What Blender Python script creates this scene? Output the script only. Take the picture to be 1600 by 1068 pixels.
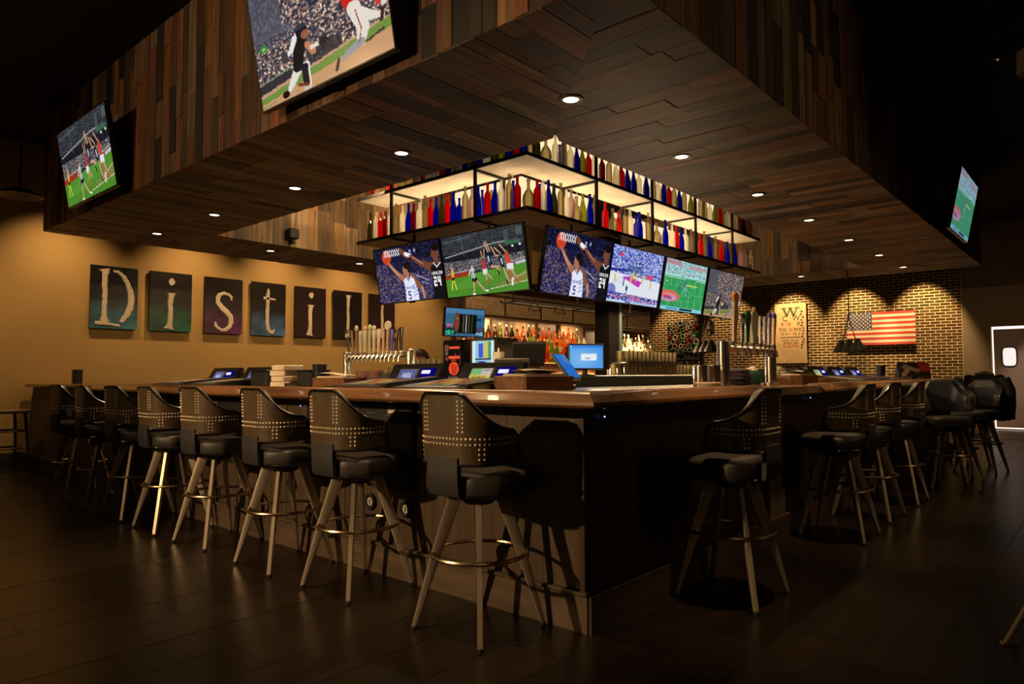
import bpy, math, random
import numpy as np
from mathutils import Vector, Matrix

random.seed(7)
for o in list(bpy.data.objects):
    bpy.data.objects.remove(o)
C = bpy.context.scene.collection
PI = math.pi
R = math.radians

# ------------------------------------------------------------------ camera, world, exposure
sc = bpy.context.scene
cam_d = bpy.data.cameras.new('camera')
cam_d.sensor_width = 36.0
cam_d.lens = 1080.3 / 1600 * 36.0
cam_d.clip_end = 100
cam = bpy.data.objects.new('camera', cam_d)
C.objects.link(cam)
_yaw, _pit, _rol = R(41.08), R(2.738), R(-0.223)
_F = Vector((math.cos(_yaw) * math.cos(_pit), math.sin(_yaw) * math.cos(_pit), math.sin(_pit)))
_R0 = Vector((math.sin(_yaw), -math.cos(_yaw), 0))
_U0 = _R0.cross(_F)
_c, _s = math.cos(_rol), math.sin(_rol)
_R, _U = _c * _R0 + _s * _U0, -_s * _R0 + _c * _U0
cam.matrix_world = Matrix(((_R.x, _U.x, -_F.x, 0), (_R.y, _U.y, -_F.y, 0), (_R.z, _U.z, -_F.z, 1.2), (0, 0, 0, 1)))
sc.camera = cam
sc.view_settings.view_transform = 'Standard'
sc.view_settings.look = 'None'
sc.view_settings.exposure = 0.0
sc.view_settings.gamma = 1.0
sc.view_settings.use_curve_mapping = False
sc.cycles.use_denoising = True
sc.cycles.max_bounces = 6
sc.cycles.sample_clamp_indirect = 4.0
w = bpy.data.worlds.new('world')
sc.world = w
w.use_nodes = True
w.node_tree.nodes['Background'].inputs[0].default_value = (1.0, 0.75, 0.5, 1)
w.node_tree.nodes['Background'].inputs[1].default_value = 0.003

WARM = (1.0, 0.66, 0.33)


def spot(name, loc, target, power, angle, blend=0.6, size=0.04, col=WARM, parent=None):
    d = bpy.data.lights.new(name, 'SPOT')
    d.energy = power
    d.spot_size = R(angle)
    d.spot_blend = blend
    d.shadow_soft_size = size
    d.color = col
    o = bpy.data.objects.new(name, d)
    C.objects.link(o)
    o.location = loc
    o.rotation_euler = (Vector(target) - Vector(loc)).to_track_quat('-Z', 'Y').to_euler()
    if parent:
        o.parent = parent
        o.matrix_parent_inverse = parent.matrix_world.inverted()
    return o


def area(name, loc, target, power, sx, sy, col=WARM):
    d = bpy.data.lights.new(name, 'AREA')
    d.energy = power
    d.shape = 'RECTANGLE'
    d.size, d.size_y = sx, sy
    d.color = col
    o = bpy.data.objects.new(name, d)
    C.objects.link(o)
    o.location = loc
    o.rotation_euler = (Vector(target) - Vector(loc)).to_track_quat('-Z', 'Y').to_euler()
    return o


# the room's track spots that sit behind the camera on the left, aimed at the bar stools and the soffit
KEY_P = 1000
spot('track_spot', (-3.3, 5.0, 2.75), (2.2, 3.4, 0.75), KEY_P, 58, 0.7, 0.06)
spot('track_spot', (-2.2, 8.2, 4.2), (2.5, 6.2, 3.3), 170, 70, 0.9, 0.08)
spot('track_spot', (-1.6, 3.8, 4.2), (2.5, 4.2, 3.5), 190, 75, 0.9, 0.08)
spot('track_spot', (6.5, -3.2, 4.2), (4.2, 1.6, 3.5), 75, 60, .95, .08)
# house downlights over the two rows of stools, just outside the soffit
for _p in ((1.75, 2.4), (1.75, 3.6), (1.75, 5.2), (3.6, 1.05), (5.5, 1.05), (7.2, 1.05)):
    spot('house_downlight', (_p[0], _p[1], 4.35), ((_p[0] + .4, _p[1], .75) if _p[0] < 2 else (_p[0], _p[1] + .4, .75)), 380 if _p[0] < 2 else 420, 30, .9, .06)
spot('staff_face_fill', (6.7, 7.3, 4.35), (7.3, 8.3, 1.4), 70, 40, .8, .06)  # added without a fixture, to light the face of the person inside

spot('track_spot', (7.0, -4.0, 4.2), (6.5, 1.2, 0.6), 90, 60, 0.9, 0.08)

area('behind_camera_fill', (-2.0, -2.8, 4.3), (1.5, 1.0, 1.0), 12, 2.4, 2.4)  # soft fill added behind the camera to lift the stools' near sides

# ------------------------------------------------------------------ mesh helpers


class MB:
    def __init__(s):
        s.v, s.f, s.m = [], [], []

    def add(s, verts, faces, mi=0):
        b = len(s.v)
        s.v += [tuple(p) for p in verts]
        for f in faces:
            s.f.append(tuple(b + i for i in f))
            s.m.append(mi)
        return s

    def box(s, c, d, mi=0, rz=0.0, ch=0.0):
        x, y, z = d[0] / 2, d[1] / 2, d[2] / 2
        if ch <= 0:
            P = [(-x, -y, -z), (x, -y, -z), (x, y, -z), (-x, y, -z), (-x, -y, z), (x, -y, z), (x, y, z), (-x, y, z)]
            Fs = [(0, 3, 2, 1), (4, 5, 6, 7), (0, 1, 5, 4), (1, 2, 6, 5), (2, 3, 7, 6), (3, 0, 4, 7)]
        else:
            k = min(ch, x * .9, y * .9, z * .9)
            P = []
            for zz, ins in ((-z, k), (-z + k, 0), (z - k, 0), (z, k)):
                for px, py in ((-x + k, -y), (x - k, -y), (x, -y + k), (x, y - k), (x - k, y), (-x + k, y), (-x, y - k), (-x, -y + k)):
                    P.append((px - math.copysign(ins, px) if abs(px) > x - 1e-9 or ins else px,
                              py - math.copysign(ins, py) if abs(py) > y - 1e-9 or ins else py, zz))
            Fs = [tuple(reversed(range(8))), tuple(range(24, 32))]
            for r in range(3):
                for i in range(8):
                    j = (i + 1) % 8
                    Fs.append((r * 8 + i, r * 8 + j, r * 8 + 8 + j, r * 8 + 8 + i))
        cr, sr = math.cos(rz), math.sin(rz)
        P = [(c[0] + px * cr - py * sr, c[1] + px * sr + py * cr, c[2] + pz) for px, py, pz in P]
        return s.add(P, Fs, mi)

    def tube(s, pts, r, n=8, mi=0, closed=False, caps=True):
        pts = [Vector(p) for p in pts]
        k = len(pts)
        rs = r if isinstance(r, (list, tuple)) else [r] * k
        V = []
        prev = None
        for i, p in enumerate(pts):
            if closed:
                t = (pts[(i + 1) % k] - pts[i - 1]).normalized()
            else:
                t = (pts[min(i + 1, k - 1)] - pts[max(i - 1, 0)]).normalized()
            if prev is None:
                a = Vector((0, 0, 1)) if abs(t.z) < .9 else Vector((1, 0, 0))
                u = t.cross(a).normalized()
            else:
                u = (prev - t * prev.dot(t)).normalized()
            prev = u
            q = t.cross(u)
            for j in range(n):
                a = 2 * PI * j / n
                V.append(p + (u * math.cos(a) + q * math.sin(a)) * rs[i])
        Fs = []
        for i in range(k if closed else k - 1):
            i2 = (i + 1) % k
            for j in range(n):
                j2 = (j + 1) % n
                Fs.append((i * n + j, i * n + j2, i2 * n + j2, i2 * n + j))
        if caps and not closed:
            Fs.append(tuple(reversed(range(n))))
            Fs.append(tuple((k - 1) * n + j for j in range(n)))
        return s.add(V, Fs, mi)

    def lathe(s, prof, n=12, c=(0, 0, 0), mi=0, sx=1, sy=1, caps=True):
        V = []
        for r, z in prof:
            for j in range(n):
                a = 2 * PI * j / n
                V.append((c[0] + r * math.cos(a) * sx, c[1] + r * math.sin(a) * sy, c[2] + z))
        Fs = []
        for i in range(len(prof) - 1):
            for j in range(n):
                j2 = (j + 1) % n
                Fs.append((i * n + j, i * n + j2, i * n + n + j2, i * n + n + j))
        if caps:
            Fs.append(tuple(reversed(range(n))))
            Fs.append(tuple((len(prof) - 1) * n + j for j in range(n)))
        return s.add(V, Fs, mi)

    def prism(s, poly, z0, z1, mi=0, fn=None):
        k = len(poly)
        V = [(x, y, z0) for x, y in poly] + [(x, y, z1) for x, y in poly]
        if fn:
            V = [fn(*p) for p in V]
        Fs = [tuple(reversed(range(k))), tuple(range(k, 2 * k))]
        for i in range(k):
            j = (i + 1) % k
            Fs.append((i, j, k + j, k + i))
        return s.add(V, Fs, mi)

    def sweep(s, path, prof, mi=0):
        path = [Vector(p) for p in path]
        k, n = len(path), len(prof)
        V = []
        for i, p in enumerate(path):
            d0 = (path[i] - path[i - 1]).normalized() if i else None
            d1 = (path[i + 1] - path[i]).normalized() if i < k - 1 else None
            n0 = Vector((-d0.y, d0.x)) if d0 else None
            n1 = Vector((-d1.y, d1.x)) if d1 else None
            if n0 and n1:
                m = (n0 + n1) / (1 + n0.dot(n1))
            else:
                m = n0 or n1
            for d, z in prof:
                V.append((p.x + m.x * d, p.y + m.y * d, z))
        Fs = []
        for i in range(k - 1):
            for j in range(n):
                j2 = (j + 1) % n
                Fs.append((i * n + j, i * n + n + j, i * n + n + j2, i * n + j2))
        Fs.append(tuple(range(n)))
        Fs.append(tuple(reversed(range((k - 1) * n, k * n))))
        return s.add(V, Fs, mi)

    def grid(s, rows, mi=0, wrap=False):
        a, b = len(rows), len(rows[0])
        V = [p for r in rows for p in r]
        Fs = []
        for i in range(a - 1):
            for j in range(b if wrap else b - 1):
                j2 = (j + 1) % b
                Fs.append((i * b + j, i * b + j2, i * b + b + j2, i * b + b + j))
        return s.add(V, Fs, mi)

    def ball(s, c, r, n=10, m=6, mi=0, sc=(1, 1, 1)):
        rows = []
        for i in range(m + 1):
            t = PI * i / m
            rr = max(math.sin(t), 1e-3)
            rows.append([(c[0] + r * sc[0] * rr * math.cos(2 * PI * j / n), c[1] + r * sc[1] * rr * math.sin(2 * PI * j / n), c[2] - r * sc[2] * math.cos(t)) for j in range(n)])
        return s.grid(rows, mi, wrap=True)

    def mesh(s, name, mats, smooth=True, angle=35):
        me = bpy.data.meshes.new(name)
        me.from_pydata(s.v, [], s.f)
        mats = mats if isinstance(mats, (list, tuple)) else [mats]
        for m_ in mats:
            me.materials.append(m_)
        if len(mats) > 1:
            me.polygons.foreach_set('material_index', s.m)
        if smooth:
            me.polygons.foreach_set('use_smooth', [True] * len(s.f))
            me.set_sharp_from_angle(angle=R(angle))
        me.update()
        return me

    def build(s, name, mats, parent=None, smooth=True, angle=35, kind=None):
        return link(name, s.mesh(name, mats, smooth, angle), parent, kind)


def link(name, me, parent=None, kind=None, loc=None, rot=None, scale=None):
    o = bpy.data.objects.new(name, me)
    C.objects.link(o)
    if parent:
        o.parent = parent
    if kind:
        o['kind'] = kind
    if loc is not None:
        o.location = loc
    if rot is not None:
        o.rotation_euler = rot
    if scale is not None:
        o.scale = scale
    return o


def tag(o, label=None, cat=None, group=None, kind=None):
    if label:
        o['label'] = label
    if cat:
        o['category'] = cat
    if group:
        o['group'] = group
    if kind:
        o['kind'] = kind
    return o


def thing(name, label, cat, loc=(0, 0, 0), rz=0.0, group=None, rx=0.0):
    o = bpy.data.objects.new(name, None)
    o.empty_display_size = 0.1
    C.objects.link(o)
    o.location = loc
    o.rotation_euler = (rx, 0, rz)
    return tag(o, label, cat, group)


def dup(root, loc, rz=None, label=None, group=None):
    r = root.copy()
    C.objects.link(r)
    r.location = loc
    if rz is not None:
        r.rotation_euler = (root.rotation_euler.x, root.rotation_euler.y, rz)
    tag(r, label, None, group)
    for ch in list(root.children):
        c = ch.copy()
        C.objects.link(c)
        c.parent = r
        for g in list(ch.children):
            d = g.copy()
            C.objects.link(d)
            d.parent = c
    return r


def ordw(n):
    return ['first', 'second', 'third', 'fourth', 'fifth', 'sixth', 'seventh', 'eighth', 'ninth', 'tenth', 'eleventh', 'twelfth', 'thirteenth', 'fourteenth', 'fifteenth', 'sixteenth', 'seventeenth', 'eighteenth', 'nineteenth', 'twentieth'][n] if n < 20 else '%dth' % (n + 1)


# ------------------------------------------------------------------ materials
class NT:
    def __init__(s, name):
        s.m = bpy.data.materials.new(name)
        s.m.use_nodes = True
        s.t = s.m.node_tree
        s.n = s.t.nodes
        s.n.clear()
        s.out = s.n.new('ShaderNodeOutputMaterial')

    def new(s, t, **kw):
        nd = s.n.new('ShaderNode' + t)
        for k, v in kw.items():
            setattr(nd, k, v)
        return nd

    def l(s, a, b):
        s.t.links.new(a, b)


def col4(c):
    return (c[0], c[1], c[2], 1)


def srgb(r, g, b):
    f = lambda v: (v / 255 / 12.92) if v / 255 <= .04045 else ((v / 255 + .055) / 1.055) ** 2.4
    return (f(r), f(g), f(b))


def mat(name, col, rough=.5, metal=0.0, noise=0.0, nscale=8, bump=0.0, bscale=60, spec=.5, emit=None, estr=1.0, coat=0.0, alpha=None):
    k = NT(name)
    p = k.new('BsdfPrincipled')
    p.inputs['Base Color'].default_value = col4(col)
    p.inputs['Roughness'].default_value = rough
    p.inputs['Metallic'].default_value = metal
    p.inputs['Specular IOR Level'].default_value = spec
    p.inputs['Coat Weight'].default_value = coat
    if emit:
        p.inputs['Emission Color'].default_value = col4(emit)
        p.inputs['Emission Strength'].default_value = estr
    if noise or bump:
        tc = k.new('TexCoord')
        if noise:
            nz = k.new('TexNoise')
            nz.inputs['Scale'].default_value = nscale
            nz.inputs['Detail'].default_value = 5
            k.l(tc.outputs['Object'], nz.inputs['Vector'])
            mx = k.new('Mix', data_type='RGBA')
            mx.inputs[6].default_value = col4([c * (1 - noise) for c in col])
            mx.inputs[7].default_value = col4([min(1, c * (1 + noise)) for c in col])
            k.l(nz.outputs['Fac'], mx.inputs[0])
            k.l(mx.outputs[2], p.inputs['Base Color'])
        if bump:
            nb = k.new('TexNoise')
            nb.inputs['Scale'].default_value = bscale
            nb.inputs['Detail'].default_value = 4
            k.l(tc.outputs['Object'], nb.inputs['Vector'])
            bp = k.new('Bump')
            bp.inputs['Strength'].default_value = bump
            bp.inputs['Distance'].default_value = .01
            k.l(nb.outputs['Fac'], bp.inputs['Height'])
            k.l(bp.outputs['Normal'], p.inputs['Normal'])
    k.l(p.outputs[0], k.out.inputs[0])
    return k.m


def wood(name, axis, cols, rough=.55, contrast=.72, bump=.25, spec=.35, coat=0.0, fine=1.0, obj=False):
    """planks: each piece draws its own tone; the grain runs along the given world axis"""
    k = NT(name)
    p = k.new('BsdfPrincipled')
    p.inputs['Roughness'].default_value = rough
    p.inputs['Specular IOR Level'].default_value = spec
    p.inputs['Coat Weight'].default_value = coat
    g = k.new('NewGeometry')
    oi = k.new('ObjectInfo')
    ad = k.new('Math', operation='ADD')
    k.l(oi.outputs['Random'], ad.inputs[0])
    k.l(g.outputs['Random Per Island'], ad.inputs[1])
    fr = k.new('Math', operation='FRACT')
    k.l(ad.outputs[0], fr.inputs[0])
    mp = k.new('Mapping')
    s = [22 * fine] * 3
    s['XYZ'.index(axis)] = 1.1 * fine
    mp.inputs['Scale'].default_value = s
    if obj:
        tc = k.new('TexCoord')
        k.l(tc.outputs['Object'], mp.inputs['Vector'])
    else:
        k.l(g.outputs['Position'], mp.inputs['Vector'])
    mu = k.new('Math', operation='MULTIPLY')
    k.l(fr.outputs[0], mu.inputs[0])
    mu.inputs[1].default_value = 137
    cx = k.new('CombineXYZ')
    for i in range(3):
        k.l(mu.outputs[0], cx.inputs[i])
    k.l(cx.outputs[0], mp.inputs['Location'])
    nz = k.new('TexNoise')
    nz.inputs['Scale'].default_value = 1.0
    nz.inputs['Detail'].default_value = 7
    nz.inputs['Roughness'].default_value = .62
    k.l(mp.outputs[0], nz.inputs['Vector'])
    rp = k.new('ValToRGB')
    rp.color_ramp.interpolation = 'CONSTANT'
    el = rp.color_ramp.elements
    while len(el) < len(cols):
        el.new(.5)
    for i, c in enumerate(cols):
        el[i].position = i / len(cols)
        el[i].color = col4(c)
    k.l(fr.outputs[0], rp.inputs[0])
    mr = k.new('MapRange')
    mr.inputs['From Min'].default_value = .3
    mr.inputs['From Max'].default_value = .7
    mr.inputs['To Min'].default_value = 1 - contrast
    mr.inputs['To Max'].default_value = 1 + contrast
    k.l(nz.outputs['Fac'], mr.inputs['Value'])
    vm = k.new('VectorMath', operation='SCALE')
    k.l(rp.outputs[0], vm.inputs[0])
    k.l(mr.outputs[0], vm.inputs['Scale'])
    k.l(vm.outputs[0], p.inputs['Base Color'])
    bp = k.new('Bump')
    bp.inputs['Strength'].default_value = bump
    bp.inputs['Distance'].default_value = .004
    k.l(nz.outputs['Fac'], bp.inputs['Height'])
    k.l(bp.outputs['Normal'], p.inputs['Normal'])
    k.l(p.outputs[0], k.out.inputs[0])
    return k.m


def emis(name, col, st=1.0):
    k = NT(name)
    e = k.new('Emission')
    e.inputs[0].default_value = col4(col)
    e.inputs[1].default_value = st
    k.l(e.outputs[0], k.out.inputs[0])
    return k.m


def glass(name, col, trans=.5, gloss=.1, edge=.35):
    """thin coloured bottle glass: part lets light straight through, part scatters it"""
    k = NT(name)
    tp = k.new('BsdfTransparent')
    tl = k.new('BsdfTranslucent')
    gl = k.new('BsdfGlossy')
    gl.inputs['Roughness'].default_value = .08
    lw = k.new('LayerWeight')
    lw.inputs['Blend'].default_value = .45
    rp = k.new('Mix', data_type='RGBA')
    rp.inputs[6].default_value = col4(col)
    rp.inputs[7].default_value = col4([c * edge for c in col])
    k.l(lw.outputs['Facing'], rp.inputs[0])
    k.l(rp.outputs[2], tp.inputs[0])
    k.l(rp.outputs[2], tl.inputs[0])
    m1 = k.new('MixShader')
    m1.inputs[0].default_value = 1 - trans
    k.l(tp.outputs[0], m1.inputs[1])
    k.l(tl.outputs[0], m1.inputs[2])
    m2 = k.new('MixShader')
    fz = k.new('Math', operation='MULTIPLY')
    k.l(lw.outputs['Fresnel'], fz.inputs[0])
    fz.inputs[1].default_value = gloss * 4
    k.l(fz.outputs[0], m2.inputs[0])
    k.l(m1.outputs[0], m2.inputs[1])
    k.l(gl.outputs[0], m2.inputs[2])
    k.l(m2.outputs[0], k.out.inputs[0])
    return k.m


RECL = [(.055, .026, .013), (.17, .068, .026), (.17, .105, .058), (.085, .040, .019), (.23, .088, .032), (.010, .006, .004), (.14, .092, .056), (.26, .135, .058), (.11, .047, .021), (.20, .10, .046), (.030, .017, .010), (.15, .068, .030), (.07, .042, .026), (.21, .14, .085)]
RECL_SHADED = [tuple(v * .66 for v in c) for c in RECL]  # darker plank tones for the undersides, shade put into the colour
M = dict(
    plank_x=wood('reclaimed_wood_x_shaded', 'X', RECL_SHADED), plank_y=wood('reclaimed_wood_y_shaded', 'Y', RECL_SHADED), plank_z=wood('reclaimed_wood_z', 'Z', RECL),
    inner=wood('reclaimed_wood_inner', 'Z', [(.26, .15, .065), (.20, .13, .075), (.08, .048, .024), (.32, .215, .115), (.30, .15, .05), (.13, .08, .042)]),
    dark=mat('soffit_backing_board', (.006, .005, .004), .9),  # near-black board behind planks, cleats and carcass
    black=mat('black_ceiling_paint', (.004, .004, .004), .95),
    tan=mat('tan_wall_paint', (.50, .305, .10), .8, noise=.05, nscale=2, bump=.05, bscale=150),
    brown_wall=mat('brown_wall_paint', (.19, .135, .075), .8, bump=.05, bscale=150),
    mortar=mat('tan_mortar', (.78, .57, .28), .95, noise=.15, nscale=30, bump=.3, bscale=90),
    brick=wood('brown_brick', 'Z', [(.060, .038, .015), (.075, .047, .018), (.05, .030, .013), (.066, .040, .016), (.085, .053, .021)], .9, .25, .2, .08),
    floor=wood('dark_plank_tile', 'X', [(.010, .0062, .0034), (.012, .0074, .004), (.009, .0056, .003), (.011, .0068, .0038)], .30, .3, .10, .26),
    grout=mat('dark_grout', (.010, .007, .005), .8),
    floor_wood=wood('red_brown_floor_wood', 'Y', [(.13, .06, .025), (.15, .07, .03), (.11, .05, .022)], .4),
    base_trim=mat('dark_baseboard', (.02, .014, .01), .5),
    barwood=wood('bar_top_wood', 'Y', [(.16, .072, .028)], .27, .35, .05, .5, .15),
    barwood_x=wood('bar_top_wood_x', 'X', [(.16, .072, .028)], .27, .35, .05, .5, .15),
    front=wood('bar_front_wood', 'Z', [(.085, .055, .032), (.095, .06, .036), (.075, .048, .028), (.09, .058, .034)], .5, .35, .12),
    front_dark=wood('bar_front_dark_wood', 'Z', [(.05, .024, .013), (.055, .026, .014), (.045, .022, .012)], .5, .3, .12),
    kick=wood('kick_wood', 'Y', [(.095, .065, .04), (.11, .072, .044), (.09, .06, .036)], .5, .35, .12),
    kick_x_shaded=wood('kick_wood_x_shaded', 'X', [(.05, .03, .018), (.06, .034, .02)], .5, .35, .12),  # darker copy of the kick wood, right wing's shade put into the colour
    leather=mat('brown_leather', (.10, .066, .034), .36, noise=.45, nscale=9, bump=.12, bscale=220, spec=.5),
    leather_in=mat('blue_lit_inner_leather', (.045, .05, .065), .4, bump=.1, bscale=220),  # blue light on the inner backs put into the leather colour
    vinyl=mat('black_vinyl', (.042, .034, .030), .46, bump=.06, bscale=260, spec=.5),
    bracket=mat('charcoal_strap_fabric', (.030, .026, .028), .6, bump=.25, bscale=500),
    piping=mat('black_piping', (.012, .010, .009), .18, spec=.6),
    nail=mat('brass_nickel_nail', (.85, .70, .54), .4, .45),
    nickel=mat('champagne_metal_leg', (.60, .49, .37), .38, .75),
    ring=mat('brass_foot_ring', (.50, .36, .22), .3, 1.0),
    rubber=mat('black_rubber', (.01, .01, .01), .8),
    plastic=mat('black_plastic', (.010, .010, .011), .35),
    plastic_m=mat('matt_black_plastic', (.014, .014, .015), .6),
    grey=mat('grey_plastic', (.11, .10, .09), .5),
    metal=mat('black_steel', (.025, .022, .02), .45, .6),
    chrome=mat('chrome', (.85, .79, .70), .22, 1.0),
    steel=mat('brushed_steel', (.42, .39, .35), .3, 1.0),
    white=mat('white_paper', (.80, .72, .60), .7),
    cream=mat('cream_napkin', (.78, .66, .50), .8, bump=.2, bscale=40),
    box=wood('caddy_wood', 'X', [(.22, .095, .035)], .45, .4, .1),
    board_cream=mat('cream_board', (.62, .45, .26), .8),
    shelf_top=mat('whitewashed_shelf', (.62, .50, .36), .7, noise=.35, nscale=5),
    shelf_low=wood('shelf_wood', 'Y', [(.30, .20, .10), (.25, .165, .085)], .6, .4),
    led=emis('led_backlight', (1.0, .74, .42), 1.15),
    led_amber=emis('led_amber_step', (1.0, .42, .10), 2.2),
    led_white=emis('led_white_step', (1.0, .82, .56), 6.0),
    lens=emis('downlight_lens', (1.0, .84, .62), 6.0),
    lens_dim=emis('lamp_glow', (1.0, .55, .15), .25),
    blue_led=emis('blue_led', (.25, .35, 1.0), 3.0),
    blue_lens=emis('blue_acceptor', (.01, .01, .5), .25),
    slot_glow=emis('slot_glow', (.75, .72, 1.0), 1.2),
    trimring=mat('bronze_trim_ring', (.05, .035, .02), .4, .7),
    letter=mat('cream_letter_paint', (.62, .51, .36), .75, noise=.25, nscale=14, bump=.5, bscale=30),
    doorp=mat('pinkish_grey_door', (.34, .225, .17), .5),
    kitchen=emis('bright_kitchen_light', (1.0, .80, .68), 1.5),
    red=mat('red_paint', (.42, .045, .025), .6, noise=.2, nscale=20),
    stripe=mat('worn_white_paint', (.68, .52, .34), .7, noise=.15, nscale=20),
    navy=mat('navy_paint', (.05, .055, .085), .6, noise=.2, nscale=20),
    skin=mat('skin', (.45, .20, .10), .5),
    hair=mat('dark_hair', (.012, .008, .006), .6),
    shirt=mat('grey_shirt', (.11, .095, .08), .8),
    shirt_d=mat('dark_shirt', (.02, .02, .025), .8),
    jean=mat('dark_trousers', (.015, .016, .022), .8),
    cloth=mat('black_jacket_cloth', (.010, .010, .013), .8, bump=.3, bscale=80),
    towel=mat('purple_towel', (.075, .05, .085), .9, bump=.4, bscale=120),
    teal=mat('teal_bowl', (.03, .16, .14), .35),
    tealpost=mat('teal_grey_post', (.10, .17, .17), .4),
    glass_c=glass('clear_glass', (.66, .57, .38), .8, .14, .22),
    glass_f=glass('frosted_white_glass', (1.0, .95, .82), .55, .06, .85),
    glass_b=glass('cobalt_glass', (.02, .035, .62), .35, .14, .5),
    glass_r=glass('red_glass', (.78, .03, .025), .3, .14, .6),
    glass_m=glass('dark_red_glass', (.36, .02, .03), .4, .14, .6),
    glass_o=glass('olive_glass', (.20, .19, .05), .4, .14, .5),
    glass_y=glass('yellow_green_glass', (.50, .50, .05), .4, .14, .6),
    glass_p=glass('pinkish_clear_glass', (.75, .55, .52), .6, .14, .5),
    glass_a=glass('amber_spirit', (1.0, .42, .07), .35, .14, .5),
    glass_d=glass('dark_rum_glass', (.30, .06, .015), .35, .14, .5),
    glass_g=glass('green_spirit', (.45, .60, .10), .4, .14, .5),
    window=glass('door_pane', (.95, .93, .92), .95, .1, .9),
    cork=mat('bottle_cap', (.35, .28, .18), .5),
    label=mat('cream_label', (.72, .60, .42), .7),
)
# ------------------------------------------------------------------ pictures shown by the screens (vertex colours, painted here)
FONT = dict(A='25755', B='65656', C='34443', D='65556', E='74647', F='74644', G='34553', H='55755', I='72227', J='11152', K='55655', L='44447', M='57755', N='65555', O='25552',
            P='65644', Q='25563', R='65655', S='34216', T='72222', U='55557', V='55552', W='55775', X='55255', Y='55222', Z='71247')
FONT.update({'0': '75557', '1': '26227', '2': '71747', '3': '71717', '4': '55711', '5': '74717', '6': '74757', '7': '71122', '8': '75757', '9': '75717', '$': '36736', '.': '00002', '-': '00700', ' ': '00000'})


class Paint:
    def __init__(s, w, h, bg, seed=0):
        s.w, s.h = w, h
        s.a = np.zeros((h, w, 3)) + np.array(bg, float) / 255
        s.rng = np.random.RandomState(seed)
        s.U, s.V = np.meshgrid((np.arange(w) + .5) / w, (np.arange(h) + .5) / h)
        s.asp = w / h

    def put(s, m, col, al=1.0):
        c = np.array(col, float) / 255
        s.a[m] = s.a[m] * (1 - al) + c * al
        return s

    def rect(s, u0, v0, u1, v1, col, al=1.0):
        return s.put((s.U >= u0) & (s.U <= u1) & (s.V >= v0) & (s.V <= v1), col, al)

    def ell(s, u, v, ru, rv, col, rot=0, al=1.0):
        du, dv = (s.U - u) * s.asp, s.V - v
        c, n = math.cos(rot), math.sin(rot)
        x, y = du * c + dv * n, -du * n + dv * c
        return s.put((x / (ru * s.asp)) ** 2 + (y / rv) ** 2 <= 1, col, al)

    def poly(s, pts, col, al=1.0):
        m = np.zeros_like(s.U, bool)
        k = len(pts)
        for i in range(k):
            (x0, y0), (x1, y1) = pts[i], pts[(i + 1) % k]
            if y0 == y1:
                continue
            c = ((s.V >= min(y0, y1)) & (s.V < max(y0, y1)))
            m ^= c & (s.U < x0 + (s.V - y0) * (x1 - x0) / (y1 - y0))
        return s.put(m, col, al)

    def line(s, pts, wd, col, al=1.0):
        ws = wd if isinstance(wd, (list, tuple)) else [wd] * len(pts)
        m = np.zeros_like(s.U, bool)
        for i in range(len(pts) - 1):
            x0, y0 = pts[i][0] * s.asp, pts[i][1]
            x1, y1 = pts[i + 1][0] * s.asp, pts[i + 1][1]
            dx, dy = x1 - x0, y1 - y0
            t = np.clip(((s.U * s.asp - x0) * dx + (s.V - y0) * dy) / (dx * dx + dy * dy + 1e-9), 0, 1)
            d = np.hypot(s.U * s.asp - x0 - t * dx, s.V - y0 - t * dy)
            m |= d <= (ws[i] + (ws[i + 1] - ws[i]) * t) / 2
        return s.put(m, col, al)

    def crowd(s, m, pal, size=3, jit=.25):
        h2, w2 = s.h // size + 2, s.w // size + 2
        idx = s.rng.randint(0, len(pal), (h2, w2))
        big = np.array(pal, float)[idx] / 255
        big = np.repeat(np.repeat(big, size, 0), size, 1)[:s.h, :s.w]
        big = big * (1 - jit + 2 * jit * s.rng.rand(s.h, s.w, 1))
        s.a[m] = big[m]
        return s

    def noise(s, m, amt):
        s.a[m] *= (1 - amt + 2 * amt * s.rng.rand(int(m.sum()), 1))
        return s

    def text(s, t, u, v, h, col, wd=None):
        cw = (wd or h * .62 / s.asp)
        for ch in t:
            rows = FONT.get(ch, '00000')
            for r in range(5):
                b = int(rows[r])
                for k in range(3):
                    if b >> (2 - k) & 1:
                        s.rect(u + k * cw / 3.6, v + r * h / 5, u + (k + 1) * cw / 3.6, v + (r + 1) * h / 5, col)
            u += cw * 1.12
        return s

    def scrib(s, u0, v0, u1, v1, n, col):
        """a line of writing too small to read in the photograph"""
        cw = (u1 - u0) / n
        for i in range(n):
            for r in range(5):
                for k in range(3):
                    if s.rng.rand() < .6:
                        s.rect(u0 + i * cw + k * cw / 3.7, v0 + (v1 - v0) * r / 5, u0 + i * cw + (k + 1) * cw / 3.7, v0 + (v1 - v0) * (r + 1) / 5, col)
        return s


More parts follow.
